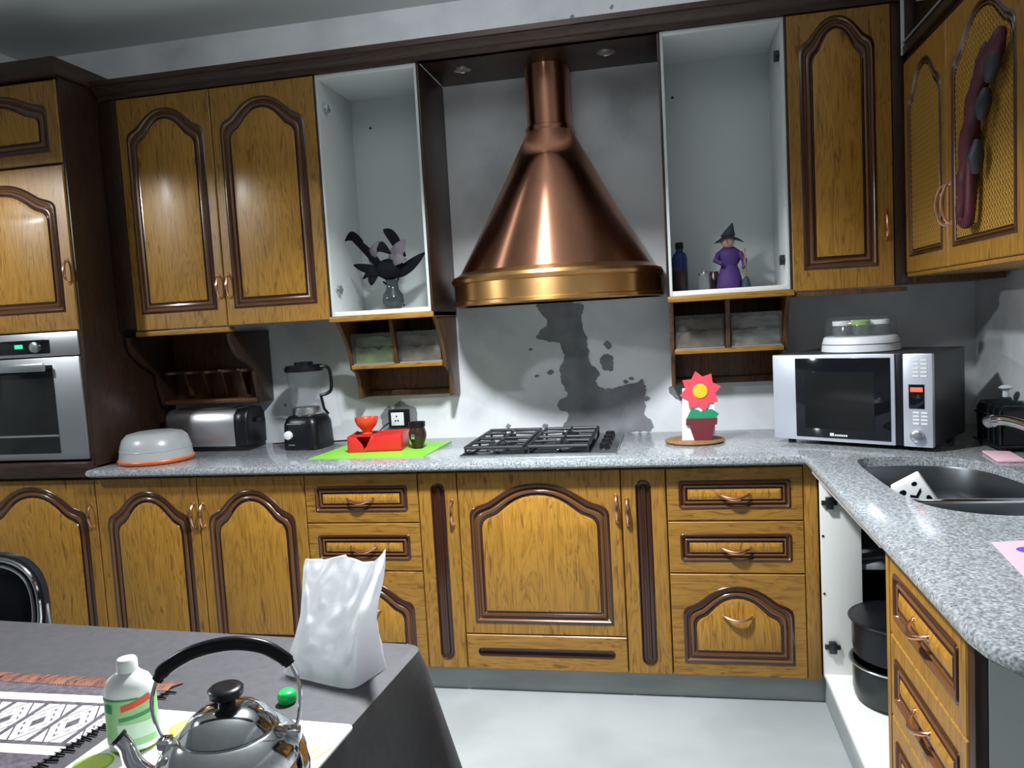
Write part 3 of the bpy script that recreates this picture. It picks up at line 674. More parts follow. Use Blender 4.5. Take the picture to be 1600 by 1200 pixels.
def right_wall_unit():
    t = thing('wall_cabinet', 'oak wall cabinet with cane door panels on the right wall', 'cabinet', (1.8, -.8, 1.49))
    x, y0, y1 = 1.6235, -.292, -1.30
    bx('carcass', 'brown_wood', t, x+.021, 1.965, y1, -.362, 1.49, 2.21, 0)
    bx('bottom_panel', 'oak', t, x+.002, 1.965, y1, -.362, 1.478, 1.49)
    ym = -.778
    for a, b, h in ((-.36, ym, .392), (ym, y1+.002, .024)):
        front(t, right_T(x, a, 1.49), a-b, .722, rise=.13, mg=(.045, .045, .055, .045), mw=.024, panel='cane', handle=(h, .185, True, .115))
    # open compartment above
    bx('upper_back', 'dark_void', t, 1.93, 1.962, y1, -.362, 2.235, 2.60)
    bx('upper_floor', 'dark_wood', t, x+.01, 1.962, y1, -.362, 2.212, 2.234)
    bx('upper_rail', 'dark_wood_cross', t, x-.004, x+.02, y1, -.362, 2.235, 2.262)
    bx('upper_rail_edge', 'print_grey', t, x-.006, x-.002, y1, -.362, 2.272, 2.277, 0)
    bx('upper_stile', 'dark_wood', t, x+.002, x+.04, -.378, -.362, 2.235, 2.60)
    bx('upper_stile_edge', 'white_board', t, x-.008, x+.004, -.372, -.366, 2.235, 2.60, 0)
    bx('upper_top', 'dark_wood', t, x+.01, 1.962, y1, -.362, 2.58, 2.60)
right_wall_unit()
# cornice, soffit
def trims():
    def corn(x0, x1):
        prof = [(YU+.03, 2.421), (YU-.008, 2.421), (YU-.014, 2.436), (YU-.03, 2.445), (YU-.042, 2.465), (YU-.05, 2.468), (YU-.05, 2.488), (YU+.03, 2.488)]
        return MB().prism(prof, 'x', x0, x1)
    struct(corn(-1.515, 1.66).build('trim_1', 'dark_wood_cross', None, smooth=30))
    s = struct(bx('trim_2', 'dark_wood_cross', None, U3+.005, U4-.003, YU+.004, -.002, 2.421, 2.44, .001))
    for a, b in ((.024, -.20), (.60, -.20)):
        MB().lathe([(.036, -.003), (.036, 0), (.028, -.006), (.026, -.004)], (a, b, 2.421), 24).build('downlight_ring', 'steel', s)
        MB().lathe([(.026, -.001), (.01, -.003), (0, -.003)], (a, b, 2.4205), 20).build('downlight_glass', 'white_board', s)
trims()
# ------------------------------------------------------------------ hood
def hood():
    cx, cy = .35, -.10
    t = thing('cooker_hood', 'conical copper cooker hood with a round flue above the hob', 'hood', (cx, -.2, 1.47))
    def stad(r, z, c=cy, n=48):
        L = [(cx+r*math.cos(PI+PI*k/n), c+r*math.sin(PI+PI*k/n), z) for k in range(n+1)]
        return [(cx-r, -.004, z)]+L+[(cx+r, -.004, z)]
    R = .432
    MB().loops([stad(.397, 1.603), stad(.300, 1.775), stad(.205, 1.95), stad(.128, 2.095), stad(.096, 2.155), stad(.092, 2.17)], False, False).build('cone', 'copper', t, smooth=60)
    b = MB().loops([stad(R-.03, 1.478), stad(R-.008, 1.470), stad(R, 1.474), stad(R, 1.486), stad(R-.007, 1.490), stad(R-.007, 1.556), stad(R, 1.560), stad(R+.004, 1.572), stad(R-.002, 1.585), stad(R-.02, 1.592), stad(R-.034, 1.603)], False, False).build('band', 'brass_copper', t, smooth=40)
    MB().loops([stad(.415, 1.50), stad(.3, 1.50), stad(.05, 1.50)], False, True).build('filter', 'steel', t)
    MB().loops([stad(.088, 2.165), stad(.088, 2.4195)], False, False).build('flue', 'copper', t, smooth=60)
    MB().loops([stad(.094, 2.158), stad(.097, 2.165), stad(.097, 2.178), stad(.089, 2.182)], False, False).build('flue_collar', 'copper', t)
hood()

# ------------------------------------------------------------------ hob
def hob():
    t = thing('gas_hob', 'black and steel gas hob with cast-iron grates', 'hob', (.3, -.3, .9))
    z = .9005
    bx('plate', 'steel', t, .005, .595, -.535, -.05, z, z+.009, .003)
    bx('glass_plate', 'black_gloss', t, .015, .50, -.525, -.06, z+.0085, z+.0105, .001)
    zt = z+.0105
    for x, y, r in ((.13, -.42, .045), (.13, -.18, .035), (.385, -.42, .035), (.385, -.18, .045), (.258, -.30, .028)):
        b = MB().lathe([(r, 0), (r, .01), (r*.82, .014), (r*.8, .014)], (x, y, zt), 24).build('burner', 'steel', t)
        MB().lathe([(r*.75, .014), (r*.78, .022), (r*.5, .025), (0, .025)], (x, y, zt), 24).build('burner_cap', 'black_iron', b)
    for x0, x1 in ((.02, .252), (.262, .495)):
        m = MB(); y0, y1 = -.518, -.068; h = zt+.024
        for a in (x0+.006, x1-.006): m.tube([(a, y0, h), (a, y1, h)], .007, 8)
        for b in (y0, (y0+y1)/2, y1): m.tube([(x0+.006, b, h), (x1-.006, b, h)], .007, 8)
        xm = (x0+x1)/2
        for b in ((y0*3+y1)/4, (y0+y1*3)/4):
            m.tube([(x0, b, h), (xm-.02, b, h+.003)], .0062, 8); m.tube([(x1, b, h), (xm+.02, b, h+.003)], .0062, 8)
            m.tube([(xm, b-.11, h), (xm, b-.02, h+.003)], .0062, 8); m.tube([(xm, b+.11, h), (xm, b+.02, h+.003)], .0062, 8)
        for a in (x0+.006, x1-.006):
            for b in (y0, (y0+y1)/2, y1): m.tube([(a, b, h), (a, b, zt)], .005, 6)
        m.build('grate', 'black_iron', t)
    for k in range(4):
        MB().lathe([(.021, 0), (.019, .018), (.016, .021), (0, .021)], (.545, -.44+k*.095, z+.009), 20).build('knob', 'black_plastic', t)
hob()
# ------------------------------------------------------------------ things on the worktop
def toaster():
    t = thing('toaster', 'long steel toaster with black ends below the spoon rack', 'toaster', (-1.238, -.15, .9))
    T = rot_T(-1.238, -.145, .9005, -3)
    def sec(x, s=1.0): return [(x, -.082*s, .02), (x, -.085*s, .12), (x, -.078*s, .16), (x, -.055*s, .185), (x, .055*s, .185), (x, .078*s, .16), (x, .085*s, .12), (x, .082*s, .02)]
    MB().loops([sec(-.195), sec(.15)]).build('shell', 'brushed_steel', t, T, bevel=.006)
    MB().loops([sec(.15, 1.03), sec(.19, 1.02), sec(.21, .88)]).build('end_cap', 'black_plastic', t, T, bevel=.006)
    MB().loops([sec(-.21, .9), sec(-.2, 1.02), sec(-.195, 1.03)]).build('end_cap', 'black_plastic', t, T, bevel=.004)
    MB().box(-.20, .20, -.08, .08, 0, .022).build('base', 'black_plastic', t, T, bevel=.004)
    MB().box(-.16, .13, -.045, .045, .184, .189).build('top_plate', 'black_plastic', t, T, bevel=.002)
    for y in (-.022, .022): MB().box(-.15, .12, y-.012, y+.012, .1885, .1905).build('bread_slot', 'dark_void', t, T)
    MB().box(.205, .225, -.02, .02, .12, .14).build('lever', 'black_plastic', t, T, bevel=.003)
toaster()
def cake_box():
    t = thing('cake_container', 'translucent domed cake container on an orange base', 'container', (-1.342, -.43, .9))
    c = (-1.342, -.435, .9005)
    MB().lathe([(.13, 0), (.147, .004), (.152, .014), (.150, .018), (.12, .018)], c, 48).build('base', 'orange_plastic', t)
    MB().lathe([(.146, .0185), (.144, .03), (.138, .07), (.128, .10), (.11, .118), (.08, .125), (0, .126)], c, 48).build('dome', 'frosted_plastic', t, smooth=50)
    MB().tube([(c[0]+.1415*math.cos(2*PI*k/48), c[1]+.1415*math.sin(2*PI*k/48), c[2]+.055) for k in range(48)], .0015, 6, True).build('dome_ridge', 'frosted_plastic', t)
cake_box()
def blender_jug():
    t = thing('blender', 'black blender with a clear jug in front of the wall', 'blender', (-.772, -.18, .9))
    T = rot_T(-.772, -.175, .9005, -6)
    def sq(s, z, e=4): return [((abs(math.cos(2*PI*k/40))**(2/e))*math.copysign(1, math.cos(2*PI*k/40))*s, (abs(math.sin(2*PI*k/40))**(2/e))*math.copysign(1, math.sin(2*PI*k/40))*s, z) for k in range(40)]
    MB().loops([sq(.088, 0), sq(.092, .008), sq(.09, .03), sq(.086, .11), sq(.076, .135), sq(.066, .145)]).build('motor_base', 'black_plastic', t, T, smooth=50)
    MB().lathe([(.062, .145), (.064, .155), (.060, .178)], (0, 0, 0), 32).build('jug_collar', 'steel', t, T)
    MB().lathe([(.058, .178), (.062, .20), (.078, .33), (.080, .345)], (0, 0, 0), 32, cap0=True, cap1=False).build('jug', 'glass', t, T)
    MB().lathe([(.083, .335), (.084, .35), (.076, .362), (.04, .364), (.04, .376), (0, .378)], (0, 0, 0), 32).build('lid', 'black_plastic', t, T)
    MB().tube(catmull([(.078, 0, .352), (.115, 0, .35), (.128, 0, .32), (.127, 0, .255), (.105, 0, .235), (.07, 0, .228)], 5, False), .0075, 10).build('handle', 'black_plastic', t, T)
    MB().tube([(.075, .0, .225), (.085, 0, .17), (.105, 0, .145)], .006, 8).build('clip', 'black_plastic', t, T)
    d = MB().lathe([(.019, 0), (.018, .012), (.015, .014)], (0, 0, 0), 20)
    d.build('dial', 'print_white', t, lambda v: T(Vector((-.042+v[0], -.090-v[2], .066+v[1]))))
    bx('logo_strip', 'print_grey', t, -.05, .02, -.0895, -.0875, .112, .1155, 0, T)
    bx('logo_strip', 'print_grey', t, -.045, -.015, -.0925, -.0905, .022, .025, 0, T)
blender_jug()
def mat_and_box():
    o = MB().prism([(-.628, -.485), (-.15, -.505), (-.14, -.12), (-.60, -.09)], 'z', .9003, .9025).build('place_mat', 'lime_green', None, smooth=0)
    tag(o, 'lime green mat lying on the granite worktop under the red box', 'mat')
    t = thing('napkin_holder', 'red plastic box with a notched front standing on the green mat', 'holder', (-.42, -.28, .903))
    T = rot_T(-.405, -.285, .9028, 6)
    MB().box(-.112, .112, -.08, .07, 0, .006).build('base', 'red_plastic', t, T, bevel=.002)
    MB().prism([(-.112, .006), (-.045, .006), (-.05, .03), (-.075, .062), (-.112, .066)], 'y', -.08, -.074).build('wall', 'red_plastic', t, T, bevel=.001)
    MB().prism([(-.038, .006), (.112, .006), (.112, .07), (-.005, .062), (-.03, .032)], 'y', -.082, -.076).build('wall', 'red_plastic', t, T, bevel=.001)
    for a in (-.112, .106): MB().prism([(-.08, .006), (.07, .006), (.07, .07), (-.08, .066)], 'x', a, a+.006).build('wall', 'red_plastic', t, T, bevel=.001)
    MB().prism([(-.112, .006), (.112, .006), (.112, .07), (-.112, .066)], 'y', .064, .07).build('wall', 'red_plastic', t, T, bevel=.001)
    MB().loops([[(-.043, -.079, .006), (-.036, -.079, .006), (-.004, -.079, .062), (-.011, -.079, .064)], [(-.046, -.03, .006), (-.039, -.03, .006), (-.012, -.03, .058), (-.019, -.03, .06)]]).build('folded_flap', 'red_orange', t, T, smooth=0)
    bx('top_panel', 'red_plastic', t, -.106, .106, -.03, .064, .056, .061, .001, T)
    o = MB().lathe([(.018, 0), (.022, .003), (.016, .010), (.024, .022), (.041, .040), (.048, .060), (.049, .072), (.047, .072), (.042, .055), (.03, .035), (0, .022)], (-.455, -.285, .9645), 28, cap1=False).build('egg_cup', 'red_orange', None, smooth=50)
    tag(o, 'orange-red plastic cup standing on top of the red box', 'cup')
    t = thing('mate_gourd', 'small dark brown gourd cup beside the red box', 'cup', (-.235, -.29, .9))
    MB().lathe([(.02, 0), (.024, .003), (.022, .012), (.028, .024), (.036, .045), (.037, .062), (.032, .08), (.030, .088)], (-.235, -.29, .903), 28, cap1=False).build('body', 'gourd', t, smooth=60)
    MB().lathe([(.0305, .086), (.034, .090), (.035, .108), (.033, .108), (.029, .09), (0, .085)], (-.235, -.29, .903), 28, cap0=False, cap1=False).build('rim', 'black_plastic', t)
    bx('badge', 'steel', t, -.252, -.236, -.328, -.322, .945, .965, .002)
mat_and_box()
def socket():
    t = thing('wall_socket', 'black-framed wall socket with a white insert behind the red box', 'socket', (-.41, -.005, .95))
    bx('frame', 'black_plastic', t, -.458, -.36, -.016, -.0025, .952, 1.035, .003)
    bx('insert', 'white_plastic', t, -.445, -.385, -.020, -.015, .963, 1.022, .002)
    for a, b in ((-.418, 1.005), (-.412, .985), (-.424, .985)): MB().lathe([(.004, 0), (.004, .001)], (0, 0, 0), 8).build('pin_hole', 'black_plastic', t, lambda v, a=a, b=b: Vector((a+v[0], -.020-v[2], b+v[1])))
    P = catmull([(-1.0, -.08, .904), (-.95, -.06, .904), (-.88, -.05, .904), (-.72, -.05, .904), (-.62, -.05, .91), (-.52, -.045, .93), (-.47, -.04, .965), (-.44, -.03, .985)], 5, False)
    o = MB().tube(P, .0035, 8).build('power_cord', 'black_plastic', None); tag(o, 'thin black power cord running behind the blender to the socket', 'cord')
socket()
def flower():
    o = MB().lathe([(.10, 0), (.112, .003), (.114, .007), (.110, .009), (0, .009)], (.878, -.285, .9003), 48, cap1=False).build('round_board', 'cork', None)
    tag(o, 'round brown wooden board under the paper flower', 'board')
    t = thing('paper_flower', 'pink paper flower with yellow centre in a dark red paper pot', 'decoration', (.90, -.30, .91))
    z0 = .9098; T = lambda v: Vector((.904+v[0], -.315-v[2], z0+v[1]))
    P = []
    for k in range(16):
        a = 2*PI*k/16+.2; r = .078 if k % 2 == 0 else .056
        P.append((r*math.cos(a), .188+r*math.sin(a)))
    MB().prism(P, 'z', 0, .003).build('petals', 'pink_paper', t, T, smooth=0)
    MB().lathe([(.028, 0), (.026, .003), (0, .004)], (0, .188, .003), 24, cap1=False).build('centre', 'yellow_paper', t, T)
    MB().prism([(-.055, .082), (.055, .082), (.066, .10), (.04, .118), (.01, .116), (0, .108), (-.01, .116), (-.035, .122)], 'z', -.002, .0015).build('leaves', 'leaf_paper', t, T, smooth=0)
    MB().prism([(-.028, 0), (.036, 0), (.05, .058), (.058, .06), (.06, .084), (-.056, .084), (-.058, .06), (-.046, .058)], 'z', .0005, .006).build('pot', 'pot_paper', t, T, smooth=0)
    MB().prism([(-.074, 0), (-.03, 0), (.05, .02), (.05, .2), (-.066, .2)], 'z', -.006, -.004).build('backing_card', 'white_paper', t, T, smooth=0)
    MB().prism([(-.03, 0), (.03, 0), (.03, .07), (-.03, .07)], 'z', -.05, -.046).build('prop', 'white_paper', t, T, smooth=0)
    MB().prism([(-.046, .0), (-.006, .0), (-.006, .004), (-.046, .004)], 'x', -.03, .03).build('foot', 'white_paper', t, lambda v: T(Vector((v[0], v[2], v[1]))), smooth=0)
flower()
def microwave():
    ang = math.degrees(math.atan2(-.293, .453)); W, D, H = .54, .375, .322
    t = thing('microwave_oven', 'silver microwave oven with black glass door standing in the corner', 'microwave', (1.5, -.3, .9))
    T = rot_T(1.172, -.332, .9005, ang)
    bx('body', 'oven_case', t, .004, W-.004, .012, D, .014, H, .004, T)
    for a in (.04, W-.04):
        for b in (.05, D-.05): MB().lathe([(.014, 0), (.014, .015)], (a, b, 0), 12).build('foot', 'black_plastic', t, T)
    d = bx('door', 'silver_paint', t, 0, .425, -.012, .012, .015, H, .003, T)
    bx('door_glass', 'black_gloss', d, .086, .412, -.0145, -.011, .028, H-.012, .001, T)
    bx('window', 'oven_glass', d, .12, .36, -.0155, -.0142, .06, H-.06, 0, T)
    bx('logo_mark', 'print_white', d, .208, .222, -.0165, -.0143, .036, .046, 0, T)
    for k in range(6): bx('logo_letter', 'print_white', d, .225+k*.0075, .2305+k*.0075, -.0165, -.0143, .036, .042, 0, T)
    bx('door_edge', 'black_plastic', t, .425, .450, -.006, .012, .016, H, .001, T)
    c = bx('control_panel', 'silver_paint', t, .450, W, -.012, .012, .015, H, .003, T)
    bx('display', 'black_gloss', c, .468, .516, -.0145, -.011, .142, .222, .001, T)
    bx('display_digits', 'red_led', c, .474, .511, -.0158, -.0142, .198, .212, 0, T)
    for k in range(5):
        for j in range(2):
            bx('button', 'white_plastic', c, .480+j*.025, .499+j*.025, -.0135, -.0115, .246+k*.013, .252+k*.013, 0, T)
    for k in range(4):
        for j in range(2):
            bx('button', 'white_plastic', c, .480+j*.025, .499+j*.025, -.0135, -.0115, .09+k*.012, .096+k*.012, 0, T)
    MB().lathe([(.021, 0), (.020, .016), (.017, .018), (0, .018)], (0, 0, 0), 28, cap1=False).build('dial', 'steel', c, lambda v: T(Vector((.494+v[0], -.012-v[2], .052+v[1]))))
microwave()
def yogurt():
    c = (1.475, -.325, 1.2228)
    t = thing('yogurt_maker', 'white round yogurt maker with glass jars on top of the microwave', 'yogurt maker', c)
    MB().lathe([(.128, 0), (.133, .004), (.130, .03), (.124, .052), (.118, .056), (.10, .056)], c, 48).build('base', 'white_plastic', t, smooth=45)
    MB().tube([(c[0]+.1305*math.cos(2*PI*k/48), c[1]+.1305*math.sin(2*PI*k/48), c[2]+.030) for k in range(48)], .0018, 6, True).build('seam', 'print_grey', t)
    MB().lathe([(.122, .0565), (.120, .10), (.112, .122), (.09, .13), (0, .132)], c, 40, cap0=False, cap1=False).build('clear_cover', 'clear_plastic', t, smooth=60)
    for k in range(7):
        a = 2*PI*k/6+.35; r = .072 if k < 6 else 0
        jx, jy = c[0]+r*math.cos(a), c[1]+r*math.sin(a)
        jn = tag(thing('yogurt_jar', 'x', 'jar', (jx, jy, c[2]+.0565)), ['white-lidded glass jar at the right side of the yogurt maker', 'white-lidded glass jar at the back of the yogurt maker', 'white-lidded glass jar at the back left of the yogurt maker', 'white-lidded glass jar at the left side of the yogurt maker', 'green-lidded glass jar at the front of the yogurt maker', 'white-lidded glass jar at the front right of the yogurt maker', 'white-lidded glass jar in the middle of the yogurt maker'][k], 'jar', 'jars in the yogurt maker')
        MB().lathe([(.028, 0), (.031, .004), (.031, .034), (.028, .04)], (jx, jy, c[2]+.0565), 20).build('glass_body', 'glass', jn)
        MB().lathe([(.031, .040), (.031, .053), (.029, .055), (0, .055)], (jx, jy, c[2]+.0565), 20, cap1=False).build('lid', 'lid_green' if k == 4 else 'white_plastic', jn)
yogurt()
# ------------------------------------------------------------------ things in the open wall cabinets
def vase():
    zb = ZU0+.0182; c = (-.335, -.19, zb)
    t = thing('flower_vase', 'dark glass vase with black and mauve flowers in the open cabinet', 'vase', c)
    MB().lathe([(.02, 0), (.036, .006), (.046, .035), (.042, .062), (.027, .085), (.024, .11), (.030, .125)], c, 28, cap1=False).build('vase_body', 'vase_glass', t, smooth=60)
    def blade(p, q, w, m, sag=.01, name='petal'):
        p, q = Vector(p), Vector(q); d = q-p; s = Vector((-d.z, 0, d.x)).normalized() if abs(d.x)+abs(d.z) > 1e-6 else Vector((1, 0, 0)); L = []
        for k in range(9):
            u = k/8; ww = w*math.sin(PI*min(1, .12+.88*u)*.98)**.7; cc = p+d*u+Vector((0, -.02*math.sin(PI*u), sag*math.sin(PI*u)))
            L.append([cc+s*ww, cc+Vector((0, -.006, 0)), cc-s*ww, cc+Vector((0, .006, 0))])
        MB().loops(L).build(name, m, t, smooth=60)
    X = lambda dx, dz, dy=0: (c[0]+dx, c[1]+dy, c[2]+dz)
    blade(X(.0, .11), X(-.165, .315, -.03), .018, 'petal_black', .03)
    blade(X(-.11, .285, -.02), X(-.185, .30, -.03), .020, 'petal_black', .022)
    blade(X(.01, .14), X(.16, .225, -.03), .024, 'petal_black', -.012)
    blade(X(.06, .215), X(-.015, .335, -.02), .022, 'petal_black', .028)
    blade(X(.0, .16), X(.075, .285, -.02), .03, 'petal_mauve', .01)
    blade(X(-.02, .17), X(-.15, .195, -.04), .02, 'petal_black', -.008)
    blade(X(-.02, .15), X(-.11, .135, -.05), .018, 'petal_black', .02)
    blade(X(-.06, .17), X(-.075, .105, -.05), .020, 'petal_black', .0)
    blade(X(-.09, .20), X(-.03, .285, -.04), .02, 'petal_mauve', .0)
    blade(X(-.05, .25, -.03), X(.02, .23, -.05), .022, 'petal_black', .02)
    blade(X(.02, .19, -.03), X(.09, .20, -.06), .022, 'petal_mauve', .01)
    MB().lathe([(.0, -.05), (.045, -.02), (.06, .0), (.05, .03), (.02, .045), (0, .05)], (c[0]-.005, c[1]-.01, c[2]+.165), 18, sx=1.2, sy=.7).build('bloom', 'petal_black', t, smooth=60)
    for dx, dz in ((-.04, .12), (.03, .13), (0, .15)): MB().tube([X(0, .05), X(dx*.4, .1), X(dx, dz)], .004, 6).build('stem', 'petal_black', t)
vase()
def right_cab_things():
    zb = ZU0+.0182
    t = thing('spray_bottle', 'blue bottle with a dark cap at the left side of the right open cabinet', 'bottle', (.85, -.16, zb))
    MB().lathe([(.028, 0), (.030, .005), (.030, .085)], (.85, -.16, zb), 24).build('lower_body', 'dark_jar', t)
    MB().lathe([(.030, .085), (.030, .135), (.024, .15), (.014, .158), (.013, .17)], (.85, -.16, zb), 24).build('body', 'blue_bottle', t)
    MB().lathe([(.016, .17), (.016, .192), (.012, .195)], (.85, -.16, zb), 20).build('cap', 'black_plastic', t)
    t = thing('glass_jar', 'small ribbed glass jar beside the witch figurine', 'jar', (.945, -.20, zb))
    MB().lathe([(.022, 0), (.025, .004), (.025, .05), (.021, .058)], (.94, -.20, zb), 20).build('body', 'glass', t)
    MB().lathe([(.022, .058), (.022, .066), (.006, .07), (.006, .08), (0, .082)], (.94, -.20, zb), 20, cap1=False).build('lid', 'steel', t)
    o = MB().lathe([(.018, 0), (.021, .004), (.021, .058), (.017, .066), (.017, .074), (0, .074)], (.982, -.13, zb), 20, cap1=False).build('dark_jar', 'dark_jar', None)
    tag(o, 'dark red jar between the glass jar and the witch figurine', 'jar')
    c = (1.035, -.20, zb)
    t = thing('witch_figurine', 'small witch figurine in a purple dress and pointed hat', 'figurine', c)
    MB().lathe([(.042, 0), (.050, .01), (.046, .04), (.036, .075), (.030, .09)], c, 24, sy=.8).build('skirt', 'purple_cloth', t, smooth=60)
    MB().lathe([(.028, .085), (.040, .105), (.046, .125), (.042, .145), (.024, .158), (.014, .165)], c, 24, sy=.75).build('torso', 'purple_cloth', t, smooth=60)
    MB().lathe([(0, .155), (.018, .16), (.025, .175), (.025, .19), (.016, .204), (0, .208)], (c[0]-.004, c[1]-.012, c[2]), 20, cap0=False, cap1=False).build('head', 'skin_clay', t, smooth=70)
    MB().tube([(c[0]-.006, c[1]-.03, c[2]+.183), (c[0]-.014, c[1]-.05, c[2]+.176)], [.006, .002], 8).build('nose', 'skin_clay', t)
    MB().loops([[(c[0]-.002+r*math.cos(2*PI*k/28), c[1]-.008+.8*r*math.sin(2*PI*k/28), c[2]+z-.022*math.cos(2*PI*k/28)**2*(r/.055)) for k in range(28)] for r, z in ((.058, .197), (.030, .203), (.024, .21))]).build('hat_brim', 'hat_cloth', t, smooth=60)
    MB().loops([[(c[0]-.002+dx+r*math.cos(2*PI*k/20), c[1]-.008+r*math.sin(2*PI*k/20), c[2]+z) for k in range(20)] for r, z, dx in ((.028, .204, 0), (.018, .222, .006), (.008, .24, .014), (.001, .252, .018))]).build('hat_cone', 'hat_cloth', t, smooth=60)
    MB().tube([(c[0]-.038, c[1]-.01, c[2]+.135), (c[0]-.052, c[1]-.03, c[2]+.11), (c[0]-.03, c[1]-.045, c[2]+.095)], [.012, .011, .008], 10).build('arm', 'purple_cloth', t)
    MB().tube([(c[0]+.038, c[1]-.01, c[2]+.135), (c[0]+.055, c[1]-.02, c[2]+.105), (c[0]+.052, c[1]-.03, c[2]+.075)], [.012, .011, .008], 10).build('arm', 'purple_cloth', t)
    MB().tube([(c[0]+.058, c[1]-.03, c[2]+.004), (c[0]+.055, c[1]-.035, c[2]+.15)], .003, 8).build('broom_stick', 'cork', t)
    MB().lathe([(.018, 0), (.014, .03), (.004, .045)], (c[0]+.058, c[1]-.03, c[2]), 12).build('broom_brush', 'hat_cloth', t)
    MB().lathe([(.009, .066), (.009, .07)], (0, 0, 0), 8)
right_cab_things()
def sculpture():
    t = thing('wall_ornament', 'dark red twisted ornament hanging on the cane door', 'ornament', (1.60, -1.1, 1.6))
    x = 1.598
    main = catmull([(x, -.965, 1.615), (x, -.985, 1.66), (x, -1.005, 1.74), (x-.004, -1.05, 1.83), (x-.006, -1.09, 1.90), (x-.004, -1.13, 1.955), (x-.002, -1.175, 1.99)], 6, False)
    n = len(main); MB().tube(main, [.015+.008*math.sin(PI*k/(n-1))+.006*mnoise.noise(Vector((k*.45, 2.2, .3))) for k in range(n)], 12).build('body', 'sculpture_red', t, smooth=70)
    MB().tube(catmull([(x, -1.15, 1.965), (x-.004, -1.21, 1.995), (x-.002, -1.245, 2.03)], 5, False), [.024]*6+[.02, .018, .016, .013, .008], 10).build('prong', 'sculpture_red', t, smooth=70)
    MB().tube(catmull([(x, -1.11, 1.95), (x, -1.135, 2.0), (x, -1.15, 2.025)], 4, False), [.02]*4+[.016, .014, .012, .009, .006], 10).build('prong', 'sculpture_red', t, smooth=70)
    MB().tube(catmull([(x, -.965, 1.615), (x, -.985, 1.598), (x, -1.015, 1.60), (x, -1.03, 1.64), (x, -1.035, 1.70), (x, -1.04, 1.77)], 5, False), .014, 10).build('loop', 'sculpture_red', t, smooth=70)
    for (a, b, c2, d) in ((-1.075, 1.72, -1.085, 1.80), (-1.115, 1.85, -1.145, 1.915), (-1.165, 1.93, -1.215, 1.985)):
        MB().tube([(x, a, b), (x-.008, (a+c2)/2-.012, (b+d)/2), (x, c2, d)], [.012, .021, .010], 10).build('side_lobe', 'sculpture_grey', t, smooth=70)
sculpture()
# ------------------------------------------------------------------ dining table
TA = -4.0; TC = (.272, -1.862)          # far right corner of the table and its turn
TT = rot_T(TC[0], TC[1], 0, TA)         # local: -x along the far edge, -y along the right edge
TW, TD, TZ = 1.7, 1.05, .75
def table():
    t = thing('dining_table', 'dining table under a dark grey cloth', 'table', (-.6, -2.4, 0))
    MB().box(-TW+.01, -.01, -TD+.01, -.01, TZ-.04, TZ-.006).build('tabletop', 'brown_wood', t, TT, bevel=.004)
    for a in (-TW+.1, -.12):
        for b in (-TD+.1, -.12): MB().box(a-.03, a+.03, b-.03, b+.03, 0, TZ-.04).build('leg', 'brown_wood', t, TT, bevel=.004)
    # cloth: perimeter with rounded corners, then rows that hang down with folds
    r = .035; P = []; N = []
    def arc(cx, cy, a0):
        for k in range(9):
            a = math.radians(a0-90*k/8); P.append((cx+r*math.cos(a), cy+r*math.sin(a))); N.append((math.cos(a), math.sin(a)))
    def seg(p, q, n, cnt):
        for k in range(1, cnt): P.append((p[0]+(q[0]-p[0])*k/cnt, p[1]+(q[1]-p[1])*k/cnt)); N.append(n)
    arc(-r, -r, 90); seg((0, -r), (0, -TD+r), (1, 0), 40); arc(-r, -TD+r, 0); seg((-r, -TD), (-TW+r, -TD), (0, -1), 60)
    arc(-TW+r, -TD+r, -90); seg((-TW, -TD+r), (-TW, -r), (-1, 0), 40); arc(-TW+r, -r, 180); seg((-TW+r, 0), (-r, 0), (0, 1), 60)
    per = [0]
    for i in range(1, len(P)): per.append(per[-1]+math.dist(P[i], P[i-1]))
    corners = [(0, 0), (0, -TD), (-TW, -TD), (-TW, 0)]
    L = [[(a-nx*.012, b-ny*.012, TZ+.001) for (a, b), (nx, ny) in zip(P, N)], [(a, b, TZ-.003) for a, b in P]]
    rows = 14; drop = .52
    for j in range(1, rows+1):
        u = j/rows; row = []
        for (a, b), (nx, ny), s in zip(P, N, per):
            dc = min(math.dist((a, b), c) for c in corners); k = math.exp(-(dc/.055)**2)
            o = .004+u*(.135*k+.005*(1-k)*(1+math.sin(s*26)+.5*math.sin(s*11+1)))
            row.append((a+nx*o, b+ny*o, TZ-.003-drop*u*(1-.10*k)))
        L.append(row)
    m = MB(); m.loops(L, True, False)
    o = m.build('tablecloth', 'tablecloth', None, TT, smooth=50)
    tag(o, 'dark grey tablecloth hanging over the dining table', 'tablecloth')
table()
ZTOP = TZ+.0012
